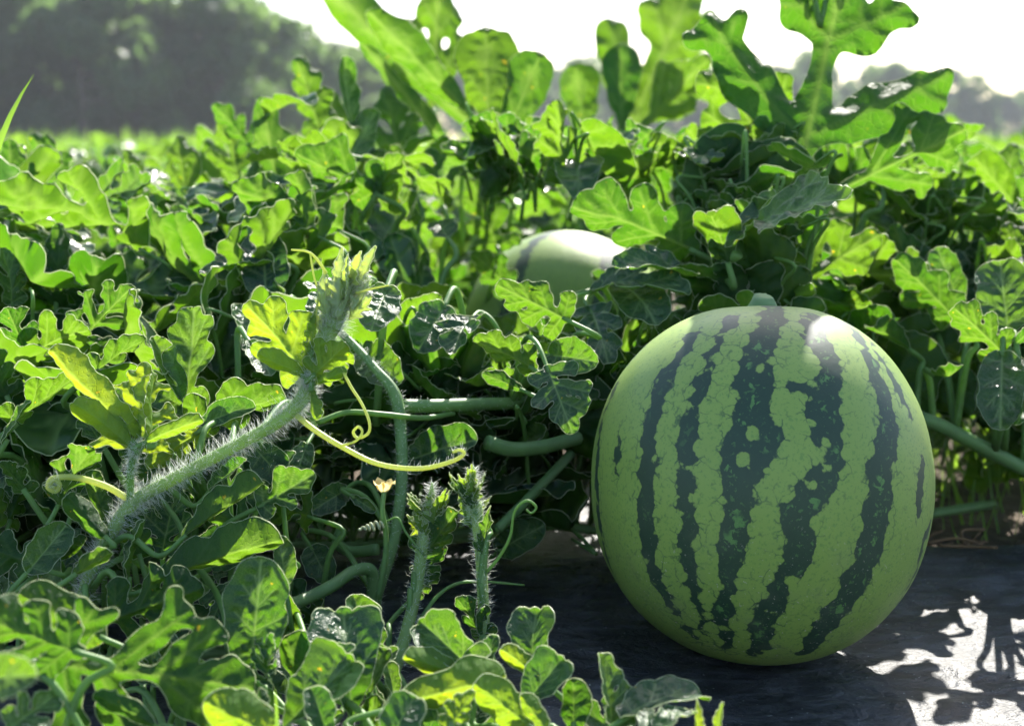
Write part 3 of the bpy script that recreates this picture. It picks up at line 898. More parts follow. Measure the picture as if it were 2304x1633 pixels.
# tendrils
A.tendril([(768, 828, 0.94), (790, 870, 0.935), (815, 910, 0.93), (831, 950, 0.925), (828, 975, 0.925), (805, 985, 0.925), (795, 972, 0.925), (806, 960, 0.922), (815, 972, 0.92), (800, 992, 0.92), (765, 1004, 0.925)], (0.0011, 0.0009))
A.tendril([(668, 935, 0.948), (710, 968, 0.94), (770, 1005, 0.93), (850, 1043, 0.925), (940, 1054, 0.92), (1010, 1040, 0.915), (1043, 1022, 0.913), (1036, 1012, 0.913), (1018, 1017, 0.913)], (0.0021, 0.0011), hair=220)
A.tendril([(285, 1120, 0.935), (235, 1092, 0.93), (170, 1074, 0.925), (120, 1076, 0.92), (108, 1095, 0.92), (125, 1105, 0.92), (134, 1090, 0.92), (122, 1080, 0.919), (112, 1092, 0.918), (124, 1098, 0.918)], (0.0024, 0.0012), hair=120)
A.tendril([(655, 562, 0.955), (690, 566, 0.955), (712, 582, 0.956), (735, 615, 0.958)], (0.0007, 0.0012))
A.tendril([(698, 572, 0.955), (706, 620, 0.955), (716, 660, 0.955), (712, 710, 0.957), (722, 755, 0.96)], (0.0007, 0.0009))
A.tendril([(800, 660, 0.955), (835, 650, 0.955), (875, 642, 0.955)], (0.0010, 0.0006))
# mature leaves below it
A.leaf('spoon', (348, 1312, 0.90), (634, 1212, 0.90), 152, 51, 0.85, 0.75, -0.25, 0.1, 0.04, 0.05, root=at(205, 1330, 0.93))
A.leaf('spoon', (408, 1212, 0.92), (592, 1084, 0.92), 150, 52, 0.62, 0.9, -0.15, 0.1, 0.04, 0.04, root=at(220, 1260, 0.93))
A.leaf('spoon', (470, 1105, 0.95), (557, 1035, 0.95), 40, 53, 0.85, 0.8, -0.2, 0.1, 0.04, 0.04, root=at(300, 1130, 0.935))
A.leaf('spoon', (245, 1215, 0.915), (150, 1115, 0.915), 180, 54, 0.95, 0.5, -0.5, 0.2, 0.05, 0.05, root=at(230, 1240, 0.93))
A.leaf('spoon', (250, 1205, 0.935), (195, 1060, 0.935), 160, 55, 0.8, 0.6, -0.2, 0.2, 0.05, 0.05, root=at(245, 1220, 0.93))
A.leaf('mid', (245, 1395, 0.885), (452, 1325, 0.87), 165, 56, 0.9, 0.45, 0.2, 0.2, 0.08, 0.08, root=at(190, 1330, 0.93))
A.leaf('mid', (365, 1250, 0.96), (400, 1090, 0.97), 15, 57, 1.1, 0.3, -0.3, 0.2, 0.05, 0.05, root=at(215, 1290, 0.93))
A.leaf('spoon', (290, 1310, 0.925), (330, 1170, 0.925), 70, 58, 0.8, 0.8, -0.2, 0.2, 0.05, 0.05, root=at(215, 1290, 0.93))
A.leaf('broad', (565, 1000, 1.00), (640, 1085, 0.985), -10, 59, 0.95, 0.2, -0.4, 0.2, 0.05, 0.05, root=at(520, 1010, 0.95))
A.leaf('broad', (690, 1000, 1.02), (660, 1095, 1.00), 5, 60, 1.0, 0.2, -0.5, 0.2, 0.05, 0.05)
A.leaf('mid', (450, 970, 0.975), (330, 1050, 0.965), 170, 61, 0.8, 0.4, -0.4, 0.2, 0.06, 0.05, young=True, root=at(440, 1050, 0.945))

# ------------------------------------------------------------------ bottom left vine, a little out of focus
B = Vine('watermelon vine with broad shaded leaves crowding the bottom left corner', 'watermelon vines in the foreground',
         [(-0.42, 0.70, 0.02), (-0.30, 0.74, 0.015), (-0.18, 0.79, 0.012), (-0.08, 0.84, 0.01)], 0.0045)
B.leaf('broad', (566, 1505, 0.84), (588, 1252, 0.85), -8, 71, 0.85, 0.22, -0.25, 0.15, 0.04, 0.03, h=0.011, root=at(560, 1620, 0.83))
B.leaf('deep', (95, 1492, 0.73), (575, 1545, 0.775), 172, 72, 1.05, 0.12, -0.25, 0.2, 0.05, 0.03, h=0.011, root=at(215, 1700, 0.72))
B.leaf('broad', (238, 1440, 0.775), (45, 1335, 0.76), 178, 73, 0.80, 0.25, -0.25, 0.2, 0.05, 0.03, root=at(100, 1700, 0.75))
B.leaf('mid', (180, 1470, 0.72), (-60, 1380, 0.70), 175, 74, 0.9, 0.2, -0.3, 0.2, 0.05, 0.03, root=at(120, 1720, 0.72))
B.leaf('broad', (-60, 1530, 0.62), (88, 1520, 0.60), 10, 75, 0.75, 0.2, -0.3, 0.2, 0.04, 0.03, root=at(-90, 1720, 0.64))
B.leaf('spoon', (360, 1640, 0.74), (210, 1560, 0.74), 160, 76, 0.8, 0.4, -0.3, 0.2, 0.05, 0.03)
B.leaf('broad', (60, 1290, 0.90), (150, 1180, 0.92), 0, 77, 0.9, 0.3, -0.2, 0.2, 0.05, 0.04, root=at(100, 1500, 0.86))
B.leaf('spoon', (160, 1300, 0.87), (250, 1245, 0.87), 150, 78, 0.9, 0.5, -0.3, 0.2, 0.05, 0.04, root=at(110, 1500, 0.86))
B.leaf('broad', (330, 1480, 0.90), (430, 1370, 0.92), 0, 79, 0.9, 0.3, -0.2, 0.2, 0.05, 0.04)
B.leaf('mid', (20, 1640, 0.70), (130, 1560, 0.72), 10, 80, 0.9, 0.3, -0.2, 0.2, 0.05, 0.04)
B.leaf('broad', (650, 1440, 0.93), (640, 1560, 0.91), 0, 81, 0.9, 0.2, -0.4, 0.2, 0.05, 0.05)
B.leaf('mid', (480, 1330, 0.94), (540, 1420, 0.92), 0, 82, 0.9, 0.2, -0.4, 0.2, 0.05, 0.05)
B.leaf('mid', (20, 1180, 1.0), (60, 1080, 1.02), 150, 83, 0.9, 0.3, -0.3, 0.2, 0.05, 0.05)
B.leaf('broad', (420, 1560, 0.86), (340, 1430, 0.88), 0, 84, 0.9, 0.25, -0.3, 0.2, 0.05, 0.05)

# ------------------------------------------------------------------ bottom centre vine, crisp rims
Cv = Vine('low vine with rim lit cupped leaves along the bottom edge centre', 'watermelon vines in the foreground',
          [(-0.15, 0.66, 0.012), (-0.05, 0.70, 0.012), (0.03, 0.74, 0.012), (0.07, 0.78, 0.012)], 0.0040)
cl = [('fan', (790, 1610, 0.80), (775, 1396, 0.83), 5, 91, 0.85, 0.35, -0.5, 0.05),
      ('fan', (640, 1640, 0.77), (772, 1498, 0.79), 25, 92, 0.80, 0.5, -0.2, 0.04),
      ('broad', (735, 1650, 0.75), (705, 1556, 0.76), 10, 93, 1.0, 0.5, -0.2, 0.04),
      ('fan', (1085, 1530, 0.82), (965, 1412, 0.83), 10, 94, 0.9, 0.5, -0.3, 0.05),
      ('spoon', (1085, 1530, 0.82), (1110, 1438, 0.83), 20, 95, 1.1, 0.5, -0.3, 0.04),
      ('spoon', (1060, 1530, 0.81), (932, 1480, 0.80), 165, 96, 0.8, 0.6, -0.2, 0.05),
      ('spoon', (860, 1600, 0.775), (1102, 1528, 0.785), 160, 97, 0.85, 0.45, -0.3, 0.05),
      ('fan', (1195, 1545, 0.82), (1205, 1388, 0.84), 15, 98, 0.85, 0.5, -0.3, 0.04),
      ('spoon', (1230, 1540, 0.81), (1140, 1465, 0.81), 165, 99, 0.9, 0.5, -0.3, 0.04),
      ('fan', (1170, 1600, 0.79), (1253, 1493, 0.80), 20, 100, 1.0, 0.45, -0.2, 0.04),
      ('broad', (1200, 1640, 0.77), (1085, 1545, 0.77), 170, 101, 0.9, 0.4, -0.2, 0.05),
      ('broad', (1290, 1640, 0.78), (1290, 1535, 0.79), 160, 102, 0.95, 0.35, -0.2, 0.06),
      ('spoon', (1240, 1660, 0.76), (1180, 1570, 0.77), 165, 103, 0.95, 0.4, -0.2, 0.05),
      ('broad', (870, 1680, 0.73), (925, 1575, 0.745), 5, 104, 1.1, 0.3, -0.5, 0.05),
      ('broad', (620, 1660, 0.72), (480, 1585, 0.72), 165, 105, 0.95, 0.35, -0.3, 0.05),
      ('spoon', (600, 1640, 0.74), (585, 1555, 0.75), 160, 106, 0.9, 0.4, -0.2, 0.05),
      ('broad', (690, 1540, 0.85), (645, 1465, 0.87), 0, 107, 0.9, 0.3, -0.3, 0.05),
      ('mid', (1010, 1640, 0.75), (1060, 1560, 0.76), 165, 108, 0.9, 0.35, -0.2, 0.05),
      ('broad', (830, 1500, 0.88), (800, 1355, 0.90), 20, 109, 0.8, 0.5, -0.2, 0.05)]
for kd, b, t, ro, sd_, w, fo, be, wv in cl:
    t = (b[0] + (t[0] - b[0]) * 1.14, b[1] + (t[1] - b[1]) * 1.10, t[2])
    Cv.leaf(kd, b, t, ro, sd_, w, fo, be, 0.15, wv, 0.06, h=0.012, rim=0.0003, young=sd_ in (97, 99, 101, 103, 105, 108, 96))

# ------------------------------------------------------------------ small plant at the bottom edge right of centre
D = Vine('small vine end with dark folded leaves on the film before the large watermelon', 'watermelon vines in the foreground',
         [(0.07, 0.72, 0.008), (0.11, 0.75, 0.010), (0.15, 0.77, 0.010), (0.19, 0.78, 0.008)], 0.0032)
for kd, b, t, ro, sd_, w, fo, be, yg in [
        ('mid', (1375, 1640, 0.78), (1345, 1475, 0.80), 40, 121, 0.7, 0.7, -0.3, False),
        ('broad', (1400, 1620, 0.77), (1590, 1560, 0.79), 60, 122, 0.9, 0.2, -0.7, False),
        ('mid', (1420, 1680, 0.74), (1560, 1600, 0.76), 60, 123, 0.9, 0.2, -0.6, False),
        ('narrow', (1572, 1680, 0.76), (1565, 1572, 0.76), 150, 124, 0.8, 0.7, 0.1, True),
        ('narrow', (1606, 1690, 0.76), (1630, 1580, 0.76), 150, 125, 0.8, 0.7, -0.1, True)]:
    D.leaf(kd, b, t, ro, sd_, w, fo, be, 0.15, 0.04, 0.04, young=yg, h=0.013)

# ------------------------------------------------------------------ shaded stems in the hollow
E = Vine('hairy upright stem standing in the shaded hollow left of the watermelon', 'stems in the shaded hollow',
         PX([(700, 690, 1.12), (790, 770, 1.10), (845, 830, 1.08), (890, 890, 1.07), (903, 990, 1.06), (903, 1100, 1.055), (885, 1220, 1.05), (850, 1330, 1.05), (838, 1400, 1.06)])[::-1],
         radius=[0.0044, 0.0045, 0.0045, 0.0045, 0.0045, 0.0048, 0.0034, 0.0030, 0.0028], base=at(838, 1400, 1.06), hair=900, hair_len=0.005, sides=10)
P = smooth_line(PX([(905, 912, 1.075), (980, 912, 1.09), (1080, 908, 1.12), (1165, 905, 1.16), (1260, 890, 1.25)]), 8)
E.add_tube('branch', P, 0.0050, M_STEM, 10, hair=260, hair_len=0.004, ribs=0.06)
P = smooth_line(PX([(715, 950, 1.03), (780, 928, 1.04), (860, 932, 1.045), (950, 940, 1.07), (1020, 930, 1.10)]), 8)
E.add_tube('tendril', P, 0.0022, M_PET, 8)
P = smooth_line(PX([(560, 1400, 0.96), (640, 1365, 0.98), (690, 1345, 1.0), (750, 1315, 1.01), (800, 1282, 1.03), (835, 1285, 1.04), (838, 1340, 1.045), (820, 1385, 1.05)]), 8)
E.add_tube('branch', P, 0.0046, M_STEM, 10, hair=120, hair_len=0.004, ribs=0.06)
P = smooth_line(PX([(1120, 1190, 1.12), (1200, 1110, 1.14), (1285, 1020, 1.18)]), 8)
E.add_tube('branch', P, 0.0042, M_STEM, 8)
P = smooth_line(PX([(1095, 995, 1.10), (1150, 1010, 1.11), (1220, 1005, 1.13), (1300, 985, 1.16)]), 8)
E.add_tube('branch', P, [0.006 + 0.0 * i for i in range(len(P))], M_STEM, 8)
P = smooth_line(PX([(770, 1190, 1.10), (760, 1220, 1.10), (790, 1240, 1.10), (850, 1235, 1.09)]), 8)
E.add_tube('branch', P, 0.0045, M_STEM, 8)
for kd, b, t, ro, sd_, w, fo, be, rt in [
        ('mid', (1232, 830, 1.06), (1288, 975, 1.03), -6, 131, 1.05, 0.12, -0.35, (1150, 905, 1.15)),
        ('broad', (1240, 800, 1.10), (1345, 815, 1.06), 10, 132, 0.9, 0.25, -0.5, (1160, 905, 1.16)),
        ('mid', (1200, 830, 1.08), (1065, 765, 1.08), 140, 133, 0.8, 0.35, -0.3, (1150, 905, 1.15)),
        ('mid', (1275, 720, 1.12), (1115, 640, 1.12), 172, 134, 0.85, 0.2, -0.25, (1230, 890, 1.2)),
        ('spoon', (1180, 880, 1.10), (1085, 840, 1.10), 170, 135, 1.0, 0.3, -0.2, (1160, 905, 1.16)),
        ('broad', (930, 1035, 1.10), (1075, 990, 1.06), 30, 136, 0.8, 0.25, -0.4, (900, 1080, 1.06)),
        ('broad', (780, 1100, 1.08), (700, 1150, 1.05), 0, 137, 0.8, 0.25, -0.5, (880, 1200, 1.05)),
        ('spoon', (790, 1115, 1.06), (845, 1150, 1.05), 0, 138, 0.9, 0.25, -0.5, (880, 1200, 1.05)),
        ('broad', (1120, 1240, 1.16), (1225, 1180, 1.14), 10, 139, 0.9, 0.2, -0.3, (1120, 1190, 1.12)),
        ('broad', (700, 1230, 1.08), (740, 1310, 1.06), 0, 140, 0.9, 0.2, -0.4, (838, 1330, 1.05)),
        ('mid', (1150, 650, 1.55), (1060, 570, 1.55), 165, 145, 0.9, 0.3, -0.3, (1200, 760, 1.5)),
        ('broad', (1400, 690, 1.5), (1330, 615, 1.5), 40, 146, 0.8, 0.3, -0.3, (1400, 760, 1.5)),
        ('mid', (1060, 720, 1.14), (1015, 800, 1.10), -35, 141, 0.8, 0.3, -0.5, (1165, 905, 1.16)),
        ('mid', (1335, 655, 1.22), (1550, 660, 1.18), 60, 142, 0.6, 0.3, -0.5, (1400, 760, 1.3)),
        ('broad', (1400, 640, 1.24), (1480, 740, 1.16), -25, 143, 0.8, 0.2, -0.4, (1400, 760, 1.3)),
        ('mid', (1330, 700, 1.20), (1370, 820, 1.14), -10, 144, 0.7, 0.2, -0.4, (1400, 760, 1.3))]:
    E.leaf(kd, (*b,) if len(b) == 3 else b, t, ro, sd_, w, fo, be, 0.2, 0.06, 0.05, root=at(*rt))

# withered flower on its stalk
Fv = Vine('withered pale yellow flower on a thin stalk with a dried coil', None,
          PX([(852, 1340, 1.0), (866, 1260, 0.995), (868, 1200, 0.99), (860, 1150, 0.985), (864, 1105, 0.985)]), radius=[0.0022, 0.0018, 0.0017], base=at(852, 1345, 1.0), name='withered_flower', cat='flower')
fc = at(864, 1096, 0.985)
mb = MB()
for i in range(6):
    a = i * math.pi / 3
    pv, pf = [], []
    for r_ in range(5):
        t = r_ / 4
        for k in range(4):
            b_ = a + (k - 1.5) * 0.42
            rr = 0.0020 + 0.0058 * t ** 0.8
            pv.append(fc - Fv.loc + np.array((rr * math.cos(b_), rr * math.sin(b_) * 0.8, -0.003 + 0.010 * t + 0.0022 * math.sin(5 * b_ + 3 * t) * t - 0.003 * t * t)))
    for r_ in range(4):
        for k in range(3):
            pf.append((r_ * 4 + k, r_ * 4 + k + 1, r_ * 4 + k + 5, r_ * 4 + k + 4))
    pv = np.array(pv)
    pv += 0.0010 * np.stack([vnoise(pv * 300 + i, 1), vnoise(pv * 300 + i, 2), vnoise(pv * 300 + i, 3)], 1)
    link('petal', mesh_from('petal', pv, pf, (M_FLOWER,)), Fv.root)
an = np.linspace(0, 2 * math.pi * 5.5, 90); an = an + 0.9 * np.sin(an * 0.31)
cp = np.linspace(0, 1, 90)
p0, p1 = at(862, 1180, 0.985), at(806, 1190, 0.98)
ax_ = nrm(p1 - p0); u_ = nrm(np.cross(ax_, (0, 1, 0.1))); w_ = np.cross(ax_, u_)
CP = p0 + np.outer(cp, p1 - p0) + (0.0018 + 0.0012 * np.sin(cp * 5.1))[:, None] * (np.outer(np.cos(an), u_) + np.outer(np.sin(an), w_))
Fv.add_tube('tendril', CP, 0.0009, M_COIL, 6)

# two young upright shoots
def bud_shoot(label, stem, rad, tipc, seed, hair):
    v = Vine(label, 'young shoots in the shade', PX(stem), rad, base=at(*stem[0]), name='young_shoot', cat='shoot', hair=hair, hair_len=0.0065, mat=M_YSTEM)
    x, y, d = tipc
    rg = random.Random(seed)
    for i in range(12):
        ax = rg.uniform(-62, 62)
        lo = i > 8
        v.leaf('narrow', (x + ax * 0.2, y + rg.uniform(30, 60) + 40 * lo, d + rg.uniform(-0.006, 0.006)), (x + ax, y - rg.uniform(0, 55) * (1 - abs(ax) / 120) + 30 * lo, d + rg.uniform(-0.012, 0.012)), rg.uniform(0, 360), seed + i, 2.2, 0.5, 0.2, 0.0, 0.06, 0.05, mat=M_YOUNG, petiole=False, h=0.024, rim=0.0003)
    bp = smooth_line(PX([(x - 4, y + 90, d), (x, y + 40, d), (x + 2, y, d), (x + 5, y - 40, d)]), 6)
    v.add_tube('bud', bp, np.interp(np.linspace(0, 1, len(bp)), [0, 0.6, 1], [0.0046, 0.0036, 0.0006]), M_YSTEM, 9, hair=500, hair_len=0.007)
    return v
G1 = bud_shoot('young shoot with round hairy bud leaning behind the bottom leaves', [(868, 1600, 0.95), (885, 1520, 0.94), (915, 1420, 0.95), (938, 1320, 0.97), (950, 1230, 0.98), (965, 1150, 0.985)], [0.0040, 0.0042, 0.0040, 0.0046], (968, 1125, 0.985), 160, 900)
G1.leaf('mid', (950, 1260, 0.98), (1025, 1155, 0.97), 160, 171, 0.8, 0.5, -0.3, 0.1, 0.06, 0.05)
G1.leaf('mid', (945, 1300, 0.98), (1005, 1230, 0.99), 160, 172, 0.9, 0.5, -0.3, 0.1, 0.06, 0.05)
G1.leaf('mid', (935, 1340, 0.985), (990, 1290, 0.99), 160, 173, 0.9, 0.5, -0.3, 0.1, 0.06, 0.05)
G1.tendril([(940, 1400, 0.96), (985, 1340, 0.97), (1030, 1312, 0.98), (1090, 1308, 0.99), (1180, 1316, 1.0)], (0.0016, 0.0008), M_PET)
G1.tendril([(955, 1250, 0.975), (915, 1200, 0.975), (895, 1165, 0.975), (870, 1172, 0.975)], (0.0010, 0.0006), M_PET)
G2 = bud_shoot('slender upright shoot with pointed bud and curled tendril beside the large watermelon', [(1094, 1600, 0.945), (1092, 1480, 0.935), (1088, 1380, 0.935), (1084, 1290, 0.94), (1078, 1200, 0.945), (1068, 1130, 0.95)], [0.0036, 0.0038, 0.0036, 0.0048], (1062, 1090, 0.95), 180, 900)
G2.leaf('narrow', (1085, 1260, 0.938), (1108, 1140, 0.935), 150, 191, 1.5, 0.5, -0.3, 0.1, 0.06, 0.05)
G2.leaf('narrow', (1075, 1160, 0.945), (1015, 1075, 0.945), 150, 192, 1.3, 0.5, 0.2, 0.1, 0.06, 0.05)
G2.leaf('mid', (1088, 1440, 0.93), (1028, 1345, 0.925), 150, 193, 0.8, 0.5, -0.3, 0.1, 0.06, 0.05)
G2.leaf('spoon', (1088, 1440, 0.93), (1092, 1365, 0.925), 120, 194, 0.9, 0.5, -0.3, 0.1, 0.06, 0.05)
G2.tendril([(1090, 1292, 0.94), (1125, 1250, 0.938), (1148, 1205, 0.936), (1158, 1150, 0.935), (1185, 1126, 0.934), (1206, 1140, 0.934), (1196, 1154, 0.934), (1184, 1146, 0.934)], (0.0012, 0.0008), M_PET)

# ------------------------------------------------------------------ plants beside and behind the large melon
H = Vine('tall vine behind the large watermelon with one big lobed leaf against the sky', 'tall vines behind the large watermelon',
         [(0.10, 1.50, 0.01), (0.20, 1.42, 0.02), (0.26, 1.38, 0.02), (0.36, 1.36, 0.01), (0.5, 1.42, 0.01)], 0.005)
hl = [('tall', (1795, 410, 1.32), (1925, -150, 1.40), 174, 201, 1.1, 0.15, -0.15, False, (1745, 700, 1.34)),
      ('tall', (1736, 400, 1.38), (1610, 100, 1.40), 172, 203, 0.9, 0.25, -0.25, False, (1740, 690, 1.40)),
      ('tall', (1900, 425, 1.36), (2180, 290, 1.34), 170, 204, 0.85, 0.35, -0.25, False, (1790, 680, 1.36)),
      ('tall', (1765, 660, 1.34), (1985, 525, 1.36), 174, 205, 1.0, 0.2, -0.3, False, None),
      ('fan', (1640, 600, 1.20), (1600, 480, 1.18), 165, 206, 0.9, 0.3, -0.5, False, (1610, 690, 1.25)),
      ('mid', (1668, 530, 1.20), (1915, 440, 1.11), 68, 207, 0.95, 0.2, -0.2, False, (1605, 690, 1.25)),
      ('mid', (1560, 565, 1.26), (1284, 465, 1.24), 150, 208, 0.75, 0.35, -0.3, False, (1600, 690, 1.30)),
      ('mid', (1600, 560, 1.36), (1560, 400, 1.40), 20, 209, 0.7, 0.4, -0.3, False, (1600, 690, 1.35)),
      ('mid', (1595, 645, 1.24), (1385, 615, 1.18), 70, 210, 0.6, 0.3, -0.5, False, (1605, 680, 1.25)),
      ('mid', (1990, 420, 1.50), (2030, 210, 1.55), 170, 211, 0.6, 0.3, -0.2, False, (1900, 640, 1.5)),
      ('mid', (1800, 700, 1.40), (1960, 690, 1.34), 150, 212, 0.8, 0.3, -0.3, False, None),
      ('broad', (1900, 760, 1.36), (2010, 720, 1.30), 140, 213, 0.7, 0.5, -0.3, False, None)]
for kd, b, t, ro, sd_, w, fo, be, yg, rt in hl:
    H.leaf(kd, b, t, ro, sd_, w, fo, be, 0.2, 0.06, 0.05, young=yg, root=at(*rt) if rt else None, pet=0.0034)
SDV = np.array(sd)
_yu = nrm(np.array((0, 0, 1.0)) - SDV * SDV[2])
for i, (dx, dy, t_) in enumerate([(-0.022, 0.0, 0.50), (0.022, 0.02, 0.56), (0.0, 0.06, 0.46)]):     # top leaves that shade the crown of the melon
    c_ = MC + np.array((dx, dy, 0.13)) + SDV * t_
    H.leaf('broad', to_px(c_ - _yu * 0.055), to_px(c_ + _yu * 0.055), 180, 215 + i, 0.85, 0.15, -0.2, 0.2, 0.05, 0.04, root=at(1845, 60, 1.39), pet=0.0026)
P = smooth_line(PX([(1770, 500, 1.24), (1755, 590, 1.25), (1725, 672, 1.26), (1715, 760, 1.28)]), 6)
H.add_tube('petiole', P, 0.0058, M_PET, 9)
P = smooth_line(PX([(1660, 570, 1.20), (1615, 610, 1.22), (1605, 690, 1.24), (1600, 780, 1.26)]), 6)
H.add_tube('petiole', P, 0.0055, M_PET, 9)
P = smooth_line(PX([(1668, 560, 1.26), (1672, 640, 1.26), (1680, 760, 1.28)]), 6)
H.add_tube('petiole', P, 0.0032, M_PET, 9)

I_ = Vine('vine at the right edge with round rim lit leaves beside the large watermelon', 'tall vines behind the large watermelon',
          PX([(2420, 1120, 1.34), (2304, 1055, 1.32), (2200, 1000, 1.30), (2110, 955, 1.29), (2040, 930, 1.30)]), 0.0065, base=at(2420, 1180, 1.34))
for kd, b, t, ro, sd_, w, fo, be, rt in [
        ('broad', (2270, 760, 1.22), (2250, 590, 1.26), 0, 221, 0.85, 0.25, -0.2, (2240, 1000, 1.30)),
        ('mid', (2262, 800, 1.18), (2145, 690, 1.16), 172, 222, 0.8, 0.3, -0.25, (2240, 1010, 1.30)),
        ('broad', (2255, 795, 1.17), (2250, 970, 1.12), 0, 223, 0.75, 0.15, -0.3, (2240, 1010, 1.30)),
        ('spoon', (2270, 790, 1.18), (2345, 720, 1.15), 165, 224, 0.8, 0.3, -0.3, (2240, 1010, 1.30)),
        ('spoon', (2290, 800, 1.17), (2300, 950, 1.10), 150, 225, 0.8, 0.3, -0.2, (2260, 1010, 1.30)),
        ('mid', (2150, 720, 1.30), (2010, 580, 1.32), 165, 226, 0.75, 0.3, -0.4, (2150, 970, 1.30)),
        ('broad', (2160, 690, 1.36), (2110, 560, 1.38), 0, 227, 0.8, 0.25, -0.2, (2150, 970, 1.32)),
        ('spoon', (2050, 790, 1.30), (1965, 735, 1.26), 150, 228, 0.8, 0.5, -0.3, (2060, 940, 1.30)),
        ('spoon', (2095, 840, 1.28), (2155, 835, 1.22), 100, 229, 0.7, 0.5, 0.4, (2100, 950, 1.30)),
        ('tall', (2080, 520, 1.60), (2110, 345, 1.62), 172, 231, 0.8, 0.25, -0.15, (2150, 970, 1.32)),
        ('tall', (2230, 480, 1.65), (2290, 320, 1.66), 172, 232, 0.8, 0.25, -0.15, (2200, 900, 1.4)),
        ('tall', (2060, 660, 1.42), (2010, 500, 1.44), 172, 233, 0.8, 0.25, -0.15, (2150, 970, 1.32)),
        ('mid', (2300, 640, 1.40), (2260, 500, 1.45), 165, 230, 0.8, 0.3, -0.3, (2304, 1055, 1.32))]:
    I_.leaf(kd, b, t, ro, sd_, w, fo, be, 0.2, 0.05, 0.05, root=at(*rt), pet=0.003)

# ------------------------------------------------------------------ tall blurred shoots against the sky, centre
J = Vine('tall blurred vine reaching diagonally across the treeline at the top centre', 'tall vines against the sky',
         [(-0.25, 2.0, 0.01), (-0.10, 1.95, 0.02), (0.02, 1.9, 0.02), (0.15, 1.9, 0.01)], 0.005)
jl = [('spoon', (1075, 300, 1.72), (690, -70, 1.82), 168, 241, 0.42, 0.2, -0.10),
      ('spoon', (1060, 262, 1.70), (822, 22, 1.70), 168, 242, 0.62, 0.25, -0.2),
      ('tall', (975, 250, 1.86), (990, -60, 1.90), 170, 243, 0.62, 0.2, -0.1),
      ('spoon', (1010, 340, 1.80), (806, 90, 1.84), 160, 244, 0.40, 0.3, -0.2),
      ('fan', (1100, 300, 1.70), (1092, 58, 1.74), 178, 245, 0.78, 0.12, -0.1),
      ('fan', (1132, 330, 1.70), (1218, 118, 1.72), 172, 246, 0.62, 0.25, -0.15),
      ('mid', (1120, 560, 1.70), (1060, 400, 1.72), 172, 247, 0.9, 0.2, -0.2)]
for kd, b, t, ro, sd_, w, fo, be in jl:
    J.leaf(kd, b, t, ro, sd_, w, fo, be, 0.2, 0.05, 0.05, pet=0.0034, h=0.02)
K = Vine('tall blurred vine with forked leaf tips rising into the sky right of centre', 'tall vines against the sky',
         [(0.10, 2.4, 0.01), (0.2, 2.35, 0.02), (0.3, 2.3, 0.02), (0.42, 2.3, 0.01)], 0.005)
for kd, b, t, ro, sd_, w, fo, be in [
        ('tall', (1395, 345, 2.25), (1570, -60, 2.32), 172, 251, 0.8, 0.15, -0.1),
        ('fan', (1400, 300, 2.22), (1395, 95, 2.26), 174, 252, 0.6, 0.25, -0.1),
        ('tall', (1440, 300, 2.20), (1600, 128, 2.20), 160, 253, 0.7, 0.25, -0.2),
        ('fan', (1320, 330, 2.30), (1295, 142, 2.34), 174, 254, 0.65, 0.25, -0.1),
        ('mid', (1500, 430, 2.28), (1600, 290, 2.30), 165, 255, 0.8, 0.3, -0.2),
        ('mid', (1310, 420, 2.24), (1240, 270, 2.28), 165, 256, 0.7, 0.3, -0.2)]:
    K.leaf(kd, b, t, ro, sd_, w, fo, be, 0.2, 0.05, 0.05, pet=0.0034, h=0.02)

# ------------------------------------------------------------------ middle left
Lv = Vine('vine with upright bright ribbed leaf and wavy leaf left of the sky gap', 'vines in the middle ground',
          [(-0.48, 1.62, 0.01), (-0.36, 1.60, 0.02), (-0.22, 1.58, 0.02), (-0.08, 1.6, 0.01)], 0.005)
for kd, b, t, ro, sd_, w, fo, be in [
        ('deep', (640, 545, 1.50), (590, 220, 1.52), 172, 261, 0.55, 0.5, -0.1),
        ('broad', (600, 260, 1.52), (700, 235, 1.46), 105, 262, 0.9, 0.3, -0.4),
        ('mid', (850, 440, 1.42), (665, 345, 1.40), 150, 263, 0.9, 0.35, -0.2),
        ('mid', (845, 440, 1.42), (905, 345, 1.40), 160, 264, 0.8, 0.35, -0.2),
        ('mid', (720, 300, 1.62), (665, 125, 1.64), 165, 265, 0.6, 0.4, -0.2),
        ('spoon', (790, 330, 1.62), (770, 140, 1.64), 20, 266, 0.6, 0.4, -0.2),
        ('deep', (930, 520, 1.46), (850, 400, 1.44), 150, 267, 0.8, 0.4, -0.2),
        ('mid', (560, 330, 1.66), (480, 235, 1.66), 165, 268, 0.7, 0.3, -0.3),
        ('mid', (760, 420, 1.60), (845, 250, 1.62), 15, 269, 0.6, 0.3, -0.3),
        ('mid', (930, 430, 1.66), (880, 330, 1.66), 160, 270, 0.8, 0.3, -0.3)]:
    Lv.leaf(kd, b, t, ro, sd_, w, fo, be, 0.2, 0.07, 0.06, pet=0.003, h=0.017)
for i, (b, t, w) in enumerate([((905, 380, 1.75), (865, 190, 1.78), 0.7), ((770, 390, 1.70), (742, 205, 1.72), 0.7), ((540, 420, 1.66), (505, 255, 1.68), 0.75), ((420, 460, 1.62), (400, 300, 1.64), 0.7),
                               ((300, 450, 1.70), (285, 335, 1.72), 0.7), ((150, 440, 1.60), (70, 300, 1.60), 0.8), ((30, 470, 1.45), (20, 310, 1.46), 0.8), ((1000, 470, 1.62), (960, 330, 1.64), 0.8)]):
    Lv.leaf('tall', b, t, 172, 880 + i, w, 0.25, -0.15, 0.2, 0.05, 0.05, pet=0.003, h=0.02)
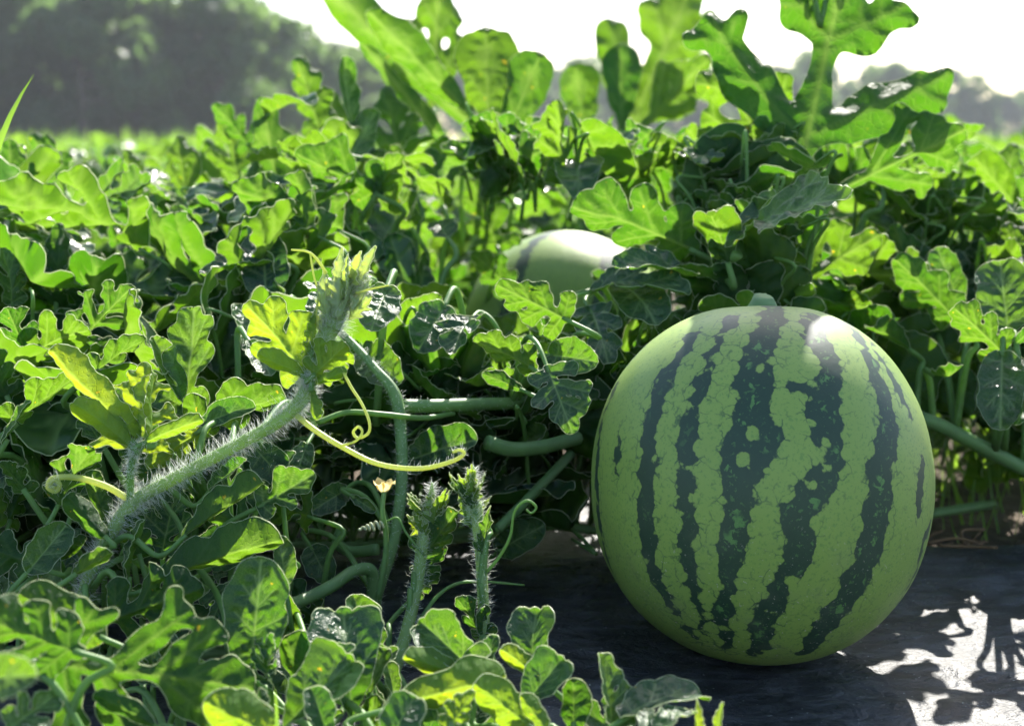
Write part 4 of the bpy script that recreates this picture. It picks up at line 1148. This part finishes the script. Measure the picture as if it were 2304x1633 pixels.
Mv = Vine('vine with dark rounded leaves in half shade behind the fuzzy shoot tip', 'vines in the middle ground',
          [(-0.40, 1.36, 0.01), (-0.30, 1.34, 0.02), (-0.18, 1.32, 0.02), (-0.06, 1.30, 0.01)], 0.005)
for kd, b, t, ro, sd_, w, fo, be in [
        ('broad', (410, 600, 1.32), (400, 492, 1.36), 10, 271, 1.25, 0.15, -0.2),
        ('broad', (600, 680, 1.22), (590, 525, 1.26), 0, 272, 0.95, 0.15, -0.2),
        ('mid', (600, 600, 1.24), (455, 620, 1.20), 80, 273, 0.6, 0.3, -0.3),
        ('broad', (870, 650, 1.06), (835, 745, 1.02), -10, 274, 0.9, 0.2, -0.3),
        ('mid', (800, 640, 1.12), (700, 700, 1.06), -60, 275, 0.8, 0.2, -0.3),
        ('broad', (1010, 540, 1.40), (985, 500, 1.44), 20, 276, 1.2, 0.15, -0.2),
        ('mid', (640, 690, 1.18), (560, 790, 1.10), -20, 277, 0.8, 0.2, -0.3),
        ('broad', (820, 790, 1.14), (900, 860, 1.08), 0, 278, 0.8, 0.2, -0.3),
        ('broad', (1000, 690, 1.16), (940, 790, 1.12), 0, 279, 0.9, 0.2, -0.3)]:
    Mv.leaf(kd, b, t, ro, sd_, w, fo, be, 0.2, 0.04, 0.04, pet=0.003, h=0.017)
Nv = Vine('vine with ragged backlit leaves above the young leaf at the left edge', 'vines in the middle ground',
          [(-0.62, 1.10, 0.01), (-0.48, 1.10, 0.02), (-0.34, 1.08, 0.02), (-0.2, 1.06, 0.01)], 0.005)
for kd, b, t, ro, sd_, w, fo, be in [
        ('deep', (180, 770, 1.10), (300, 640, 1.10), 170, 281, 0.95, 0.2, -0.2),
        ('mid', (60, 800, 1.08), (15, 690, 1.06), 172, 282, 1.25, 0.3, -0.2),
        ('mid', (60, 800, 1.08), (205, 735, 1.06), 160, 283, 0.8, 0.3, -0.3),
        ('mid', (20, 900, 1.04), (-40, 790, 1.02), 170, 284, 0.9, 0.3, -0.2),
        ('mid', (420, 930, 1.04), (440, 695, 1.06), 15, 285, 0.65, 0.45, -0.3),
        ('spoon', (415, 920, 1.04), (345, 760, 1.05), 20, 286, 0.75, 0.5, -0.3),
        ('mid', (215, 840, 1.02), (325, 765, 1.02), 140, 287, 0.7, 0.4, -0.3),
        ('mid', (30, 960, 0.98), (175, 850, 0.98), 125, 288, 0.7, 0.4, -0.2),
        ('spoon', (10, 1000, 0.97), (75, 905, 0.97), 60, 289, 0.7, 0.4, -0.2),
        ('mid', (430, 965, 1.0), (640, 890, 1.0), 150, 290, 0.7, 0.35, -0.3),
        ('broad', (450, 955, 0.985), (575, 915, 0.985), 30, 291, 0.75, 0.35, -0.3),
        ('spoon', (360, 1010, 0.98), (260, 880, 1.0), 30, 292, 0.8, 0.4, -0.3),
        ('mid', (130, 640, 1.25), (135, 500, 1.27), 170, 293, 0.45, 0.4, -0.1),
        ('mid', (25, 690, 1.2), (5, 560, 1.2), -40, 294, 0.8, 0.3, -0.3),
        ('mid', (60, 1110, 0.97), (0, 1040, 0.96), 150, 295, 0.9, 0.3, -0.3),
        ('spoon', (560, 770, 1.08), (610, 850, 1.04), -20, 296, 0.9, 0.3, -0.3),
        ('mid', (235, 1010, 1.0), (180, 930, 1.0), 20, 297, 0.9, 0.3, -0.3)]:
    Nv.leaf(kd, b, t, ro, sd_, w, fo, be, 0.2, 0.07, 0.06, pet=0.0026)

Ov = Vine('low vine packed with small shaded leaves beneath the hairy shoot', 'vines in the middle ground',
          [(-0.46, 1.00, 0.01), (-0.34, 0.98, 0.012), (-0.22, 0.98, 0.012), (-0.10, 1.0, 0.01)], 0.0045)
rgo = random.Random(77)
for i in range(46):
    x, y, d = rgo.uniform(-20, 660), rgo.uniform(1030, 1470), rgo.uniform(0.93, 1.04)
    ln = rgo.uniform(90, 170); an = rgo.uniform(-1.3, 1.3)
    b, t = (x - math.sin(an) * ln / 2, y + math.cos(an) * ln / 2, d), (x + math.sin(an) * ln / 2, y - math.cos(an) * ln / 2, d + rgo.uniform(-0.02, 0.03))
    if at(*b)[2] < 0.02: continue
    Ov.leaf(rgo.choice(['mid', 'deep', 'broad', 'spoon', 'deep']), b, t, rgo.choice([10, 30, 50, 150, 165]), 700 + i, rgo.uniform(0.75, 1.0), rgo.uniform(0.2, 0.5), rgo.uniform(-0.5, 0), 0.2, 0.06, 0.05, h=0.024)
for i in range(26):
    x, y, d = rgo.uniform(300, 1350), rgo.uniform(1480, 1640), rgo.uniform(0.80, 0.88)
    ln = rgo.uniform(90, 150); an = rgo.uniform(-1.2, 1.2)
    b, t = (x - math.sin(an) * ln / 2, y + math.cos(an) * ln / 2, d), (x + math.sin(an) * ln / 2, y - math.cos(an) * ln / 2, d + rgo.uniform(-0.02, 0.03))
    if at(*b)[2] < 0.004: continue
    Cv.leaf(rgo.choice(['mid', 'deep', 'broad', 'fan', 'mid']), b, t, rgo.choice([10, 30, 50, 150, 165]), 760 + i, rgo.uniform(0.8, 1.0), rgo.uniform(0.25, 0.5), rgo.uniform(-0.5, 0), 0.2, 0.06, 0.05, h=0.018)
# ------------------------------------------------------------------ a single grass blade at the left edge, a few more low ones
def grass_blade(mb, p, top, w, rg, loc):
    p, top = np.asarray(p), np.asarray(top)
    ax = nrm(top - p)
    sidev = nrm(np.cross(ax, rg.randn(3)))
    nn = np.cross(sidev, ax)
    bow = rg.uniform(-0.12, 0.12) * np.linalg.norm(top - p)
    V, F = [], []
    for i in range(6):
        t = i / 5
        c = p + (top - p) * t + nn * bow * 4 * t * (1 - t)
        ww = w * (1 - t ** 1.8) + 1e-5
        V += [c - sidev * ww, c + nn * ww * 0.4, c + sidev * ww]
    for i in range(5):
        for k in range(2):
            F.append((i * 3 + k, i * 3 + k + 1, i * 3 + k + 4, i * 3 + k + 3))
    mb.add(np.array(V) - loc, F)
rgG = np.random.RandomState(5)
for b, t, w, lab in [((-30, 420, 1.05), (78, 165, 1.06), 0.0042, 'tall pointed grass blade rising at the left edge above the vines'),
                     ((622, 1660, 0.72), (618, 1545, 0.72), 0.0012, 'thin short grass blade among the leaves at the bottom edge')]:
    loc = at(*b)
    mb = MB()
    grass_blade(mb, loc, at(*t), w, rgG, loc)
    o = link('grass_blade', mb.mesh('grass_blade', (M_GRASS,)))
    o.location = tuple(loc)
    tag(o, lab, 'grass')
mb = MB()
loc = np.array((0.6, 1.6, 0))
for i in range(900):
    x, y = rgG.uniform(0.30, 1.0), rgG.uniform(1.40, 2.3)
    hh = rgG.uniform(0.05, 0.16)
    p = np.array((x, y, -0.03))
    grass_blade(mb, p, p + np.array((rgG.randn() * 0.03, rgG.randn() * 0.03, hh)), rgG.uniform(0.0008, 0.0020), rgG, loc)
o = link('grass', mb.mesh('grass', (M_GRASS,)))
o.location = tuple(loc)
tag(o, 'thin green grass growing in the furrow behind the black film', 'grass', kind='stuff')
mb = MB()
for i in range(70):
    x, y = rgG.uniform(0.30, 0.9), rgG.uniform(1.27, 1.42)
    a = rgG.uniform(-0.9, 0.9); l = rgG.uniform(0.02, 0.07)
    p = np.array((x, y, 0.0 - 0.045 * np.clip((y - 1.28) / 0.1, 0, 1) ** 2 + 0.004))
    q = p + np.array((math.cos(a) * l, math.sin(a) * l, rgG.uniform(0, 0.012)))
    m_ = (p + q) / 2 + rgG.randn(3) * 0.004
    V, F = tube(smooth_line([p, m_, q], 4), rgG.uniform(0.0006, 0.0018), 5)
    mb.add(V - loc, F)
o = link('straw', mb.mesh('straw', (M_STRAW,)))
o.location = tuple(loc)
tag(o, 'dry brown straw and rootlets lying along the back edge of the film', 'straw', kind='stuff')

# ------------------------------------------------------------------ the rest of the crop
rg = np.random.RandomState(11)
VAR = []
for i in range(30):
    kd = ['deep', 'tall', 'mid', 'deep', 'broad', 'deep', 'mid', 'tall'][i % 8]
    VAR.append(blade(kd, 400 + i, 1.0, rg.uniform(0.75, 1.1), rg.uniform(0.12, 0.5), rg.uniform(-0.9, 0.15), rg.uniform(-0.2, 0.6), rg.uniform(0.05, 0.11), rg.uniform(0.0, 0.14), rg.uniform(-0.4, 0.4), 0.022, M_LEAF_FAR, 0.0032, 'leaf'))
SDV = np.array(sd)
LIT = [(p, 0.02) for p in A.stem[16::5]] + [(at(*q), 0.015) for q in [(770, 1470, 0.81), (1000, 1460, 0.82), (1200, 1450, 0.83), (980, 1560, 0.78), (1290, 1580, 0.78), (590, 1380, 0.85), (490, 1240, 0.90), (500, 1150, 0.92), (400, 1450, 0.76), (1870, 600, 1.37), (2020, 350, 1.37), (1400, 490, 1.29), (1190, 680, 1.12), (1640, 520, 1.21), (2200, 740, 1.17), (760, 640, 0.96), (620, 740, 0.94)]] + [(MC + np.array(q[:3]), q[3]) for q in [(-0.075, 0.02, 0.10, 0.025), (0.07, 0.02, 0.10, 0.010), (0.115, 0.03, 0.0, 0.01)]] + [(at(*q), 0.003) for q in [(2100, 1360, 1.12), (2205, 1345, 1.13), (2215, 1500, 1.03), (1990, 1405, 1.09), (2075, 1300, 1.17), (2260, 1430, 1.07)]] + [(M2 + np.array((dx, 0.0, 0.12)), 0.04) for dx in (-0.06, -0.02, 0.02, 0.06)] + [(at(300, 900, 0.93), 0.03), (at(200, 850, 0.92), 0.03), (at(850, 1040, 0.92), 0.01), (at(980, 1040, 0.92), 0.01)]
def blocked(c, L):
    for q in LIT:                                                    # keep the sun on the shoot and on the second melon
        w = c - q[0]
        t = w @ SDV
        if 0.02 < t < 0.75 and np.linalg.norm(w - t * SDV) < q[1] + 0.35 * L: return True
    px, py, D = to_px(c)
    m = L * 0.7 * FPX / D
    def over(x0, y0, x1, y1):
        return px + m > x0 and px - m < x1 and py + m > y0 and py - m < y1
    if D < 1.10 and over(1330, 660, 2110, 1633): return True          # the large melon and the film before it
    if D < 1.30 and over(2050, 960, 2400, 1633): return True
    if D < 2.0 and over(1095, 510, 1455, 625): return True            # the second melon
    if D < 1.16 and over(640, 560, 1330, 1420): return True
    if D < 1.06 and over(-50, 600, 2304, 1633): return True
    if py - m * 0.5 < 335 - 75 * np.clip((2.6 - D) / 1.2, 0, 1) * (px > 480): return rg.rand() > 0.03 if px > 520 and py > 120 else True
    if px < 540 and py - 0.5 * m < 300: return True
    return False
cells = {}
def ztop(x, y):
    t = np.interp(y, [0.9, 1.1, 1.35, 1.7, 2.2, 4, 9], [0.12, 0.21, 0.32, 0.385, 0.39, 0.365, 0.36])
    return t + 0.035 * math.sin(3.1 * x + 1.3 * y) * (y > 1.3) + (0.03 if x > -0.15 and 1.4 < y < 2.4 else 0)
tries = 0
NL = 0
while tries < 9000 and NL < 1750:
    tries += 1
    y = 1.05 + 4.6 * rg.rand() ** 1.7
    hw = 0.37 * y + 0.22
    x = rg.uniform(-hw, hw)
    if x > 0.16 and y < 1.36: continue
    if x > 0.0 and y < 1.20: continue
    zt = ztop(x, y)
    z = zt * (1 - 0.80 * rg.rand() ** 1.15)
    L = rg.uniform(0.075, 0.185) * (1.0 if y < 3 else 1.1)
    c = np.array((x, y, z))
    if blocked(c, L): continue
    if np.linalg.norm(c - M2) < 0.19 or np.linalg.norm(c - MC) < 0.19: continue
    # blade normal: up, leaning to the sun, with scatter
    nz_ = nrm(np.array((0, 0, 1.0)) + 0.35 * np.array(sd) + 0.62 * rg.randn(3))
    hd = rg.randn(3); Y = nrm(hd - nz_ * (hd @ nz_))
    if rg.rand() < 0.55:
        Y = nrm(Y + np.array((0, 0, 0.8))); 
    Xv = nrm(np.cross(Y, nz_)); Zv = np.cross(Xv, Y)
    Rm = np.stack([Xv, Y, Zv], 1)
    base = c - Y * L * 0.45
    if base[2] < 0.03: continue
    key = (int(math.floor(x / (0.34 + 0.06 * y))), int(math.floor((y - 1.0) / (0.30 + 0.06 * y))))
    cells.setdefault(key, []).append((base, Rm, L, rg.randint(len(VAR))))
    NL += 1
# leaves that shade the hollow and the film, set across the sun's path
for i in range(1350):
    g0 = np.array((rg.uniform(-0.16, 0.14), rg.uniform(0.90, 1.22), 0.0)) if i < 1240 else np.array((rg.uniform(0.28, 0.55), rg.uniform(1.0, 1.3), 0.0))
    t = rg.uniform(0.20, 0.60)
    c = g0 + SDV * t
    L = rg.uniform(0.08, 0.13)
    if c[2] > ztop(c[0], c[1]) + 0.05 or blocked(c, L) or np.linalg.norm(c - M2) < 0.19 or np.linalg.norm(c - MC) < 0.20: continue
    nz_ = nrm(SDV + 0.45 * rg.randn(3)); hd = rg.randn(3) + (0, 0, 0.8); Y = nrm(hd - nz_ * (hd @ nz_))
    Rm = np.stack([np.cross(Y, nz_), Y, nz_], 1)
    base = c - Y * L * 0.45
    if base[2] < 0.03: continue
    x, y = c[:2]
    cells.setdefault((int(math.floor(x / (0.34 + 0.06 * y))), int(math.floor((y - 1.0) / (0.30 + 0.06 * y)))), []).append((base, Rm, L, rg.randint(len(VAR))))
# and leaves that put half of the middle ground into shade
TG = [(590, 600, 1.25), (410, 545, 1.34), (440, 800, 1.05), (880, 700, 1.04), (590, 640, 1.24), (380, 560, 1.33), (1270, 900, 1.05), (1430, 690, 1.2), (2250, 680, 1.24), (1000, 520, 1.42)]
for i in range(50):
    q = TG[i % len(TG)] if i < 400 else (rg.uniform(-50, 1100), rg.uniform(480, 930), rg.uniform(1.08, 1.5))
    t = rg.uniform(0.08, 0.42)
    c = at(*q) + SDV * t
    L = rg.uniform(0.08, 0.15)
    if i > 400 and len([1 for k_ in cells.values() for _ in k_]) > 2250: break
    if c[2] > ztop(c[0], c[1]) + 0.05 or blocked(c, L) or np.linalg.norm(c - M2) < 0.19: continue
    nz_ = nrm(SDV + 0.5 * rg.randn(3)); hd = rg.randn(3) + (0, 0, 0.6); Y = nrm(hd - nz_ * (hd @ nz_))
    Rm = np.stack([np.cross(Y, nz_), Y, nz_], 1)
    base = c - Y * L * 0.45
    if base[2] < 0.03: continue
    x, y = c[:2]
    cells.setdefault((int(math.floor(x / (0.34 + 0.06 * y))), int(math.floor((y - 1.0) / (0.30 + 0.06 * y)))), []).append((base, Rm, L, rg.randint(len(VAR))))
for key, lst in sorted(cells.items()):
    if len(lst) < 5:
        continue
    cen = np.mean([b for b, *_ in lst], 0)
    px, py, D_ = to_px(cen)
    a0 = rg.uniform(0, math.pi)
    hl_ = 0.16 + 0.03 * cen[1]
    st = [(cen[0] + math.cos(a0) * hl_ * t, cen[1] + math.sin(a0) * hl_ * t * 0.8, 0.012 + 0.03 * math.sin(5 * t + a0) ** 2 - 0.02 * (abs(t) > 0.9)) for t in (-1, -0.5, 0, 0.5, 1)]
    row = next(w for lim, w in ((1.75, 'near'), (2.3, 'second row'), (3.2, 'third row'), (99, 'far blurred')) if cen[1] < lim)
    place = next(w for lim, w in ((150, 'at the left edge of the field'), (520, 'in the open field left of the fuzzy shoot tip'), (850, 'straight behind the fuzzy shoot tip'),
                                  (1200, 'left of the half hidden watermelon'), (1480, 'behind and around the half hidden watermelon'), (1900, 'behind the large watermelon'), (9999, 'to the right of the large watermelon')) if px < lim)
    lab, gr = f'{row} leafy watermelon vine {place}', ('far watermelon vines' if cen[1] > 3.2 else 'watermelon vines of the canopy')
    v = Vine(lab, gr, st, 0.0045, sides=6)
    for base, Rm, L, k in lst:
        o = link('leaf', VAR[k], v.root, mat4(Rm, base - v.loc, L))
        bx_, by_, bd_ = to_px(base)
        hid = 1040 < bx_ < 1500 and 250 < by_ < 660 and bd_ < 2.1      # keep bare stalks out of the gap over the second melon
        v.petiole(o, Rm, base, L, 0.0017, sag=0.05, root=base + np.array((0.0, 0.03, -0.035)) if hid else None)

# the crop further out, where single plants no longer show
mb_v, mb_f, mat_v, mat_l = [], [], [], []
low = [blade(kd, 480 + i, 1.0, 1.0, 0.35, -0.4, 0.2, 0.08, 0.05, 0, 0.09, M_LEAF, 0.006, 'far_leaf') for i, kd in enumerate(['deep', 'mid', 'broad'])]
lowd = []
for me in low:
    co = np.empty(len(me.vertices) * 3, np.float32); me.vertices.foreach_get('co', co)
    va = np.empty(len(me.vertices), np.float32); me.attributes['vein'].data.foreach_get('value', va)
    lu = np.empty(len(me.vertices) * 3, np.float32); me.attributes['luv'].data.foreach_get('vector', lu)
    fs = [tuple(p.vertices) for p in me.polygons if p.material_index == 0]
    lowd.append((co.reshape(-1, 3), fs, va, lu.reshape(-1, 3)))
    bpy.data.meshes.remove(me)
off = 0
for i in range(4200):
    y = 5.2 + 34 * rg.rand() ** 1.6
    x = rg.uniform(-1, 1) * (0.40 * y + 0.5)
    L = rg.uniform(0.10, 0.17) * (1 + 0.02 * y)
    co, fs, va, lu = lowd[rg.randint(3)]
    nz_ = nrm(np.array((0, 0, 1.0)) + 0.35 * np.array(sd) + 0.7 * rg.randn(3))
    hd = rg.randn(3); Y = nrm(hd - nz_ * (hd @ nz_)); Xv = np.cross(Y, nz_)
    Rm = np.stack([Xv, Y, nz_], 1)
    zc = 0.33 * (1 - 0.6 * rg.rand() ** 2) + 0.03 * math.sin(x * 1.3 + y)
    mb_v.append((co * L) @ Rm.T + (x, y, zc))
    mb_f += [tuple(q + off for q in f) for f in fs]
    mat_v.append(va); mat_l.append(lu + rg.rand(3) * 9)
    off += len(co)
me = mesh_from('far_crop', np.vstack(mb_v), mb_f, (M_LEAF_FAR,), None, {'vein': ('FLOAT', np.concatenate(mat_v)), 'luv': ('FLOAT_VECTOR', np.vstack(mat_l))})
tag(link('far_crop', me), 'unbroken mass of watermelon foliage stretching to the treeline', 'foliage', kind='stuff')
mb = MB()
for i in range(3500):
    y = rg.uniform(30, 46); x = rg.uniform(-1, 1) * 0.42 * y
    hh = rg.uniform(0.3, 0.95)
    p = np.array((x, y, -0.05))
    grass_blade(mb, p, p + np.array((rg.randn() * 0.12, rg.randn() * 0.12, hh)), rg.uniform(0.02, 0.05), rg, np.zeros(3))
tag(link('tall_grass', mb.mesh('tall_grass', (M_GRASS,))), 'strip of pale tall grass along the foot of the trees', 'grass', kind='stuff')

# ------------------------------------------------------------------ the wood behind the field
def make_tree(seed, hgt, rad):
    r = np.random.RandomState(seed)
    tv = MB()
    V, F = tube(smooth_line([(0, 0, -0.3), (0.1, 0.05, hgt * 0.3), (-0.1, 0.1, hgt * 0.6), (0.05, 0, hgt * 0.88)], 5), np.linspace(0.028 * hgt, 0.004 * hgt, 16), 8)
    tv.add(V, F)
    lobes = []
    for i in range(16):
        a = r.uniform(0, 2 * math.pi); t = r.uniform(0.18, 0.96)
        rr = rad * (0.95 if t < 0.55 else 0.95 - 1.3 * (t - 0.55)) * r.uniform(0.35, 0.85)
        c = np.array((math.cos(a) * rr, math.sin(a) * rr, hgt * t))
        lobes.append((c, r.uniform(0.24, 0.42) * rad))
        p0 = np.array((0, 0, hgt * t * 0.72))
        V, F = tube(smooth_line([p0, (p0 + c) / 2 + (0, 0, -0.05 * hgt), c], 4), np.linspace(0.009 * hgt, 0.002 * hgt, 9), 5)
        tv.add(V, F)
    cv, cf = [], []
    for c, lr in lobes:
        for k in range(210):
            d = nrm(r.randn(3)); q = c + d * lr * r.uniform(0.55, 1.1) ** 0.7 * np.array((1, 1, 0.85))
            n_ = nrm(d + 0.9 * r.randn(3)); u = nrm(np.cross(n_, r.randn(3))); w = np.cross(n_, u)
            s = r.uniform(0.20, 0.42)
            b = len(cv)
            cv += [q - u * s, q + w * s * 0.6, q + u * s, q - w * s * 0.6]
            cf.append((b, b + 1, b + 2, b + 3))
    return tv.mesh('trunk', (M_BARK,)), mesh_from('crown', cv, cf, (M_TREE,), smooth=False)
TREES = [make_tree(600 + i, h_, r_) for i, (h_, r_) in enumerate([(9.0, 3.4), (8.0, 3.8), (10.0, 3.6), (7.0, 3.2)])]
def put_tree(px, D, top_px, k, label, group):
    p = at(px, 330, D)
    tgt = at(px, top_px, D)[2]
    s = (tgt + 0.05) / {0: 9.0, 1: 8.0, 2: 10.0, 3: 7.0}[k] / 1.02
    t = empty('tree', (p[0], p[1], -0.05))
    t.scale = (max(s, 0.8), max(s, 0.8), s)
    t.rotation_euler = (0, 0, px * 0.37)
    tag(t, label, 'tree', group)
    link('trunk', TREES[k][0], t); link('crown', TREES[k][1], t)
for i, (px, D, tp) in enumerate([(-130, 52, -120), (-20, 50, -90), (90, 53, -80), (190, 50, -70), (280, 54, -40), (305, 57, -10), (345, 58, 10), (440, 54, -10), (500, 52, 0), (570, 56, 25), (640, 58, 45), (710, 60, 75), (770, 66, 105),
                                 (40, 60, -40), (240, 62, -20), (400, 64, 25), (540, 66, 40), (840, 74, 135), (900, 82, 150), (960, 90, 150)]):
    put_tree(px, D, tp, i % 4, 'tall blurred dark tree at the left end of the wood' if px < 300 else ('blurred tree beside the bright sky notch in the left wood' if px < 480 else ('blurred tree where the left wood slopes down to the tall leaves' if px < 800 else 'far low tree hidden behind the tall central leaves')), 'trees of the left wood')
for i, px in enumerate(range(1010, 2460, 62)):
    tp = np.interp(px, [1000, 1200, 1450, 1560, 1750, 2080, 2180, 2304, 2460], [150, 155, 165, 152, 145, 160, 182, 220, 245]) + 14 * math.sin(i * 2.3)
    put_tree(px, 120 + 12 * math.sin(i * 1.9), tp, i % 4, 'distant hazy tree ' + ('behind the fan shaped leaves at the top centre' if px < 1330 else ('behind the forked leaf tips' if px < 1640 else ('behind the big lobed leaf' if px < 2080 else 'on the horizon at the right edge'))), 'trees of the right wood')

# ------------------------------------------------------------------ hazy summer air
def haze_box():
    x0, x1, y0, y1, z0, z1 = -160, 160, -6, 200, -1.2, 20
    V = [(x, y, z) for x in (x0, x1) for y in (y0, y1) for z in (z0, z1)]
    F = [(0, 1, 3, 2), (4, 6, 7, 5), (0, 4, 5, 1), (2, 3, 7, 6), (0, 2, 6, 4), (1, 5, 7, 3)]
    g = NT('haze')
    v = g.n('ShaderNodeVolumePrincipled', i_Density=HAZE)
    v.inputs['Color'].default_value = (0.88, 0.93, 1.0, 1)
    v.inputs['Anisotropy'].default_value = 0.1
    g.link(v.outputs[0], g.out.inputs['Volume'])
    o = link('haze', mesh_from('haze', V, F, (g.m,), smooth=False))
    tag(o, 'thin summer haze between the field and the trees', 'haze', kind='stuff')
HAZE = 0.0011
haze_box()
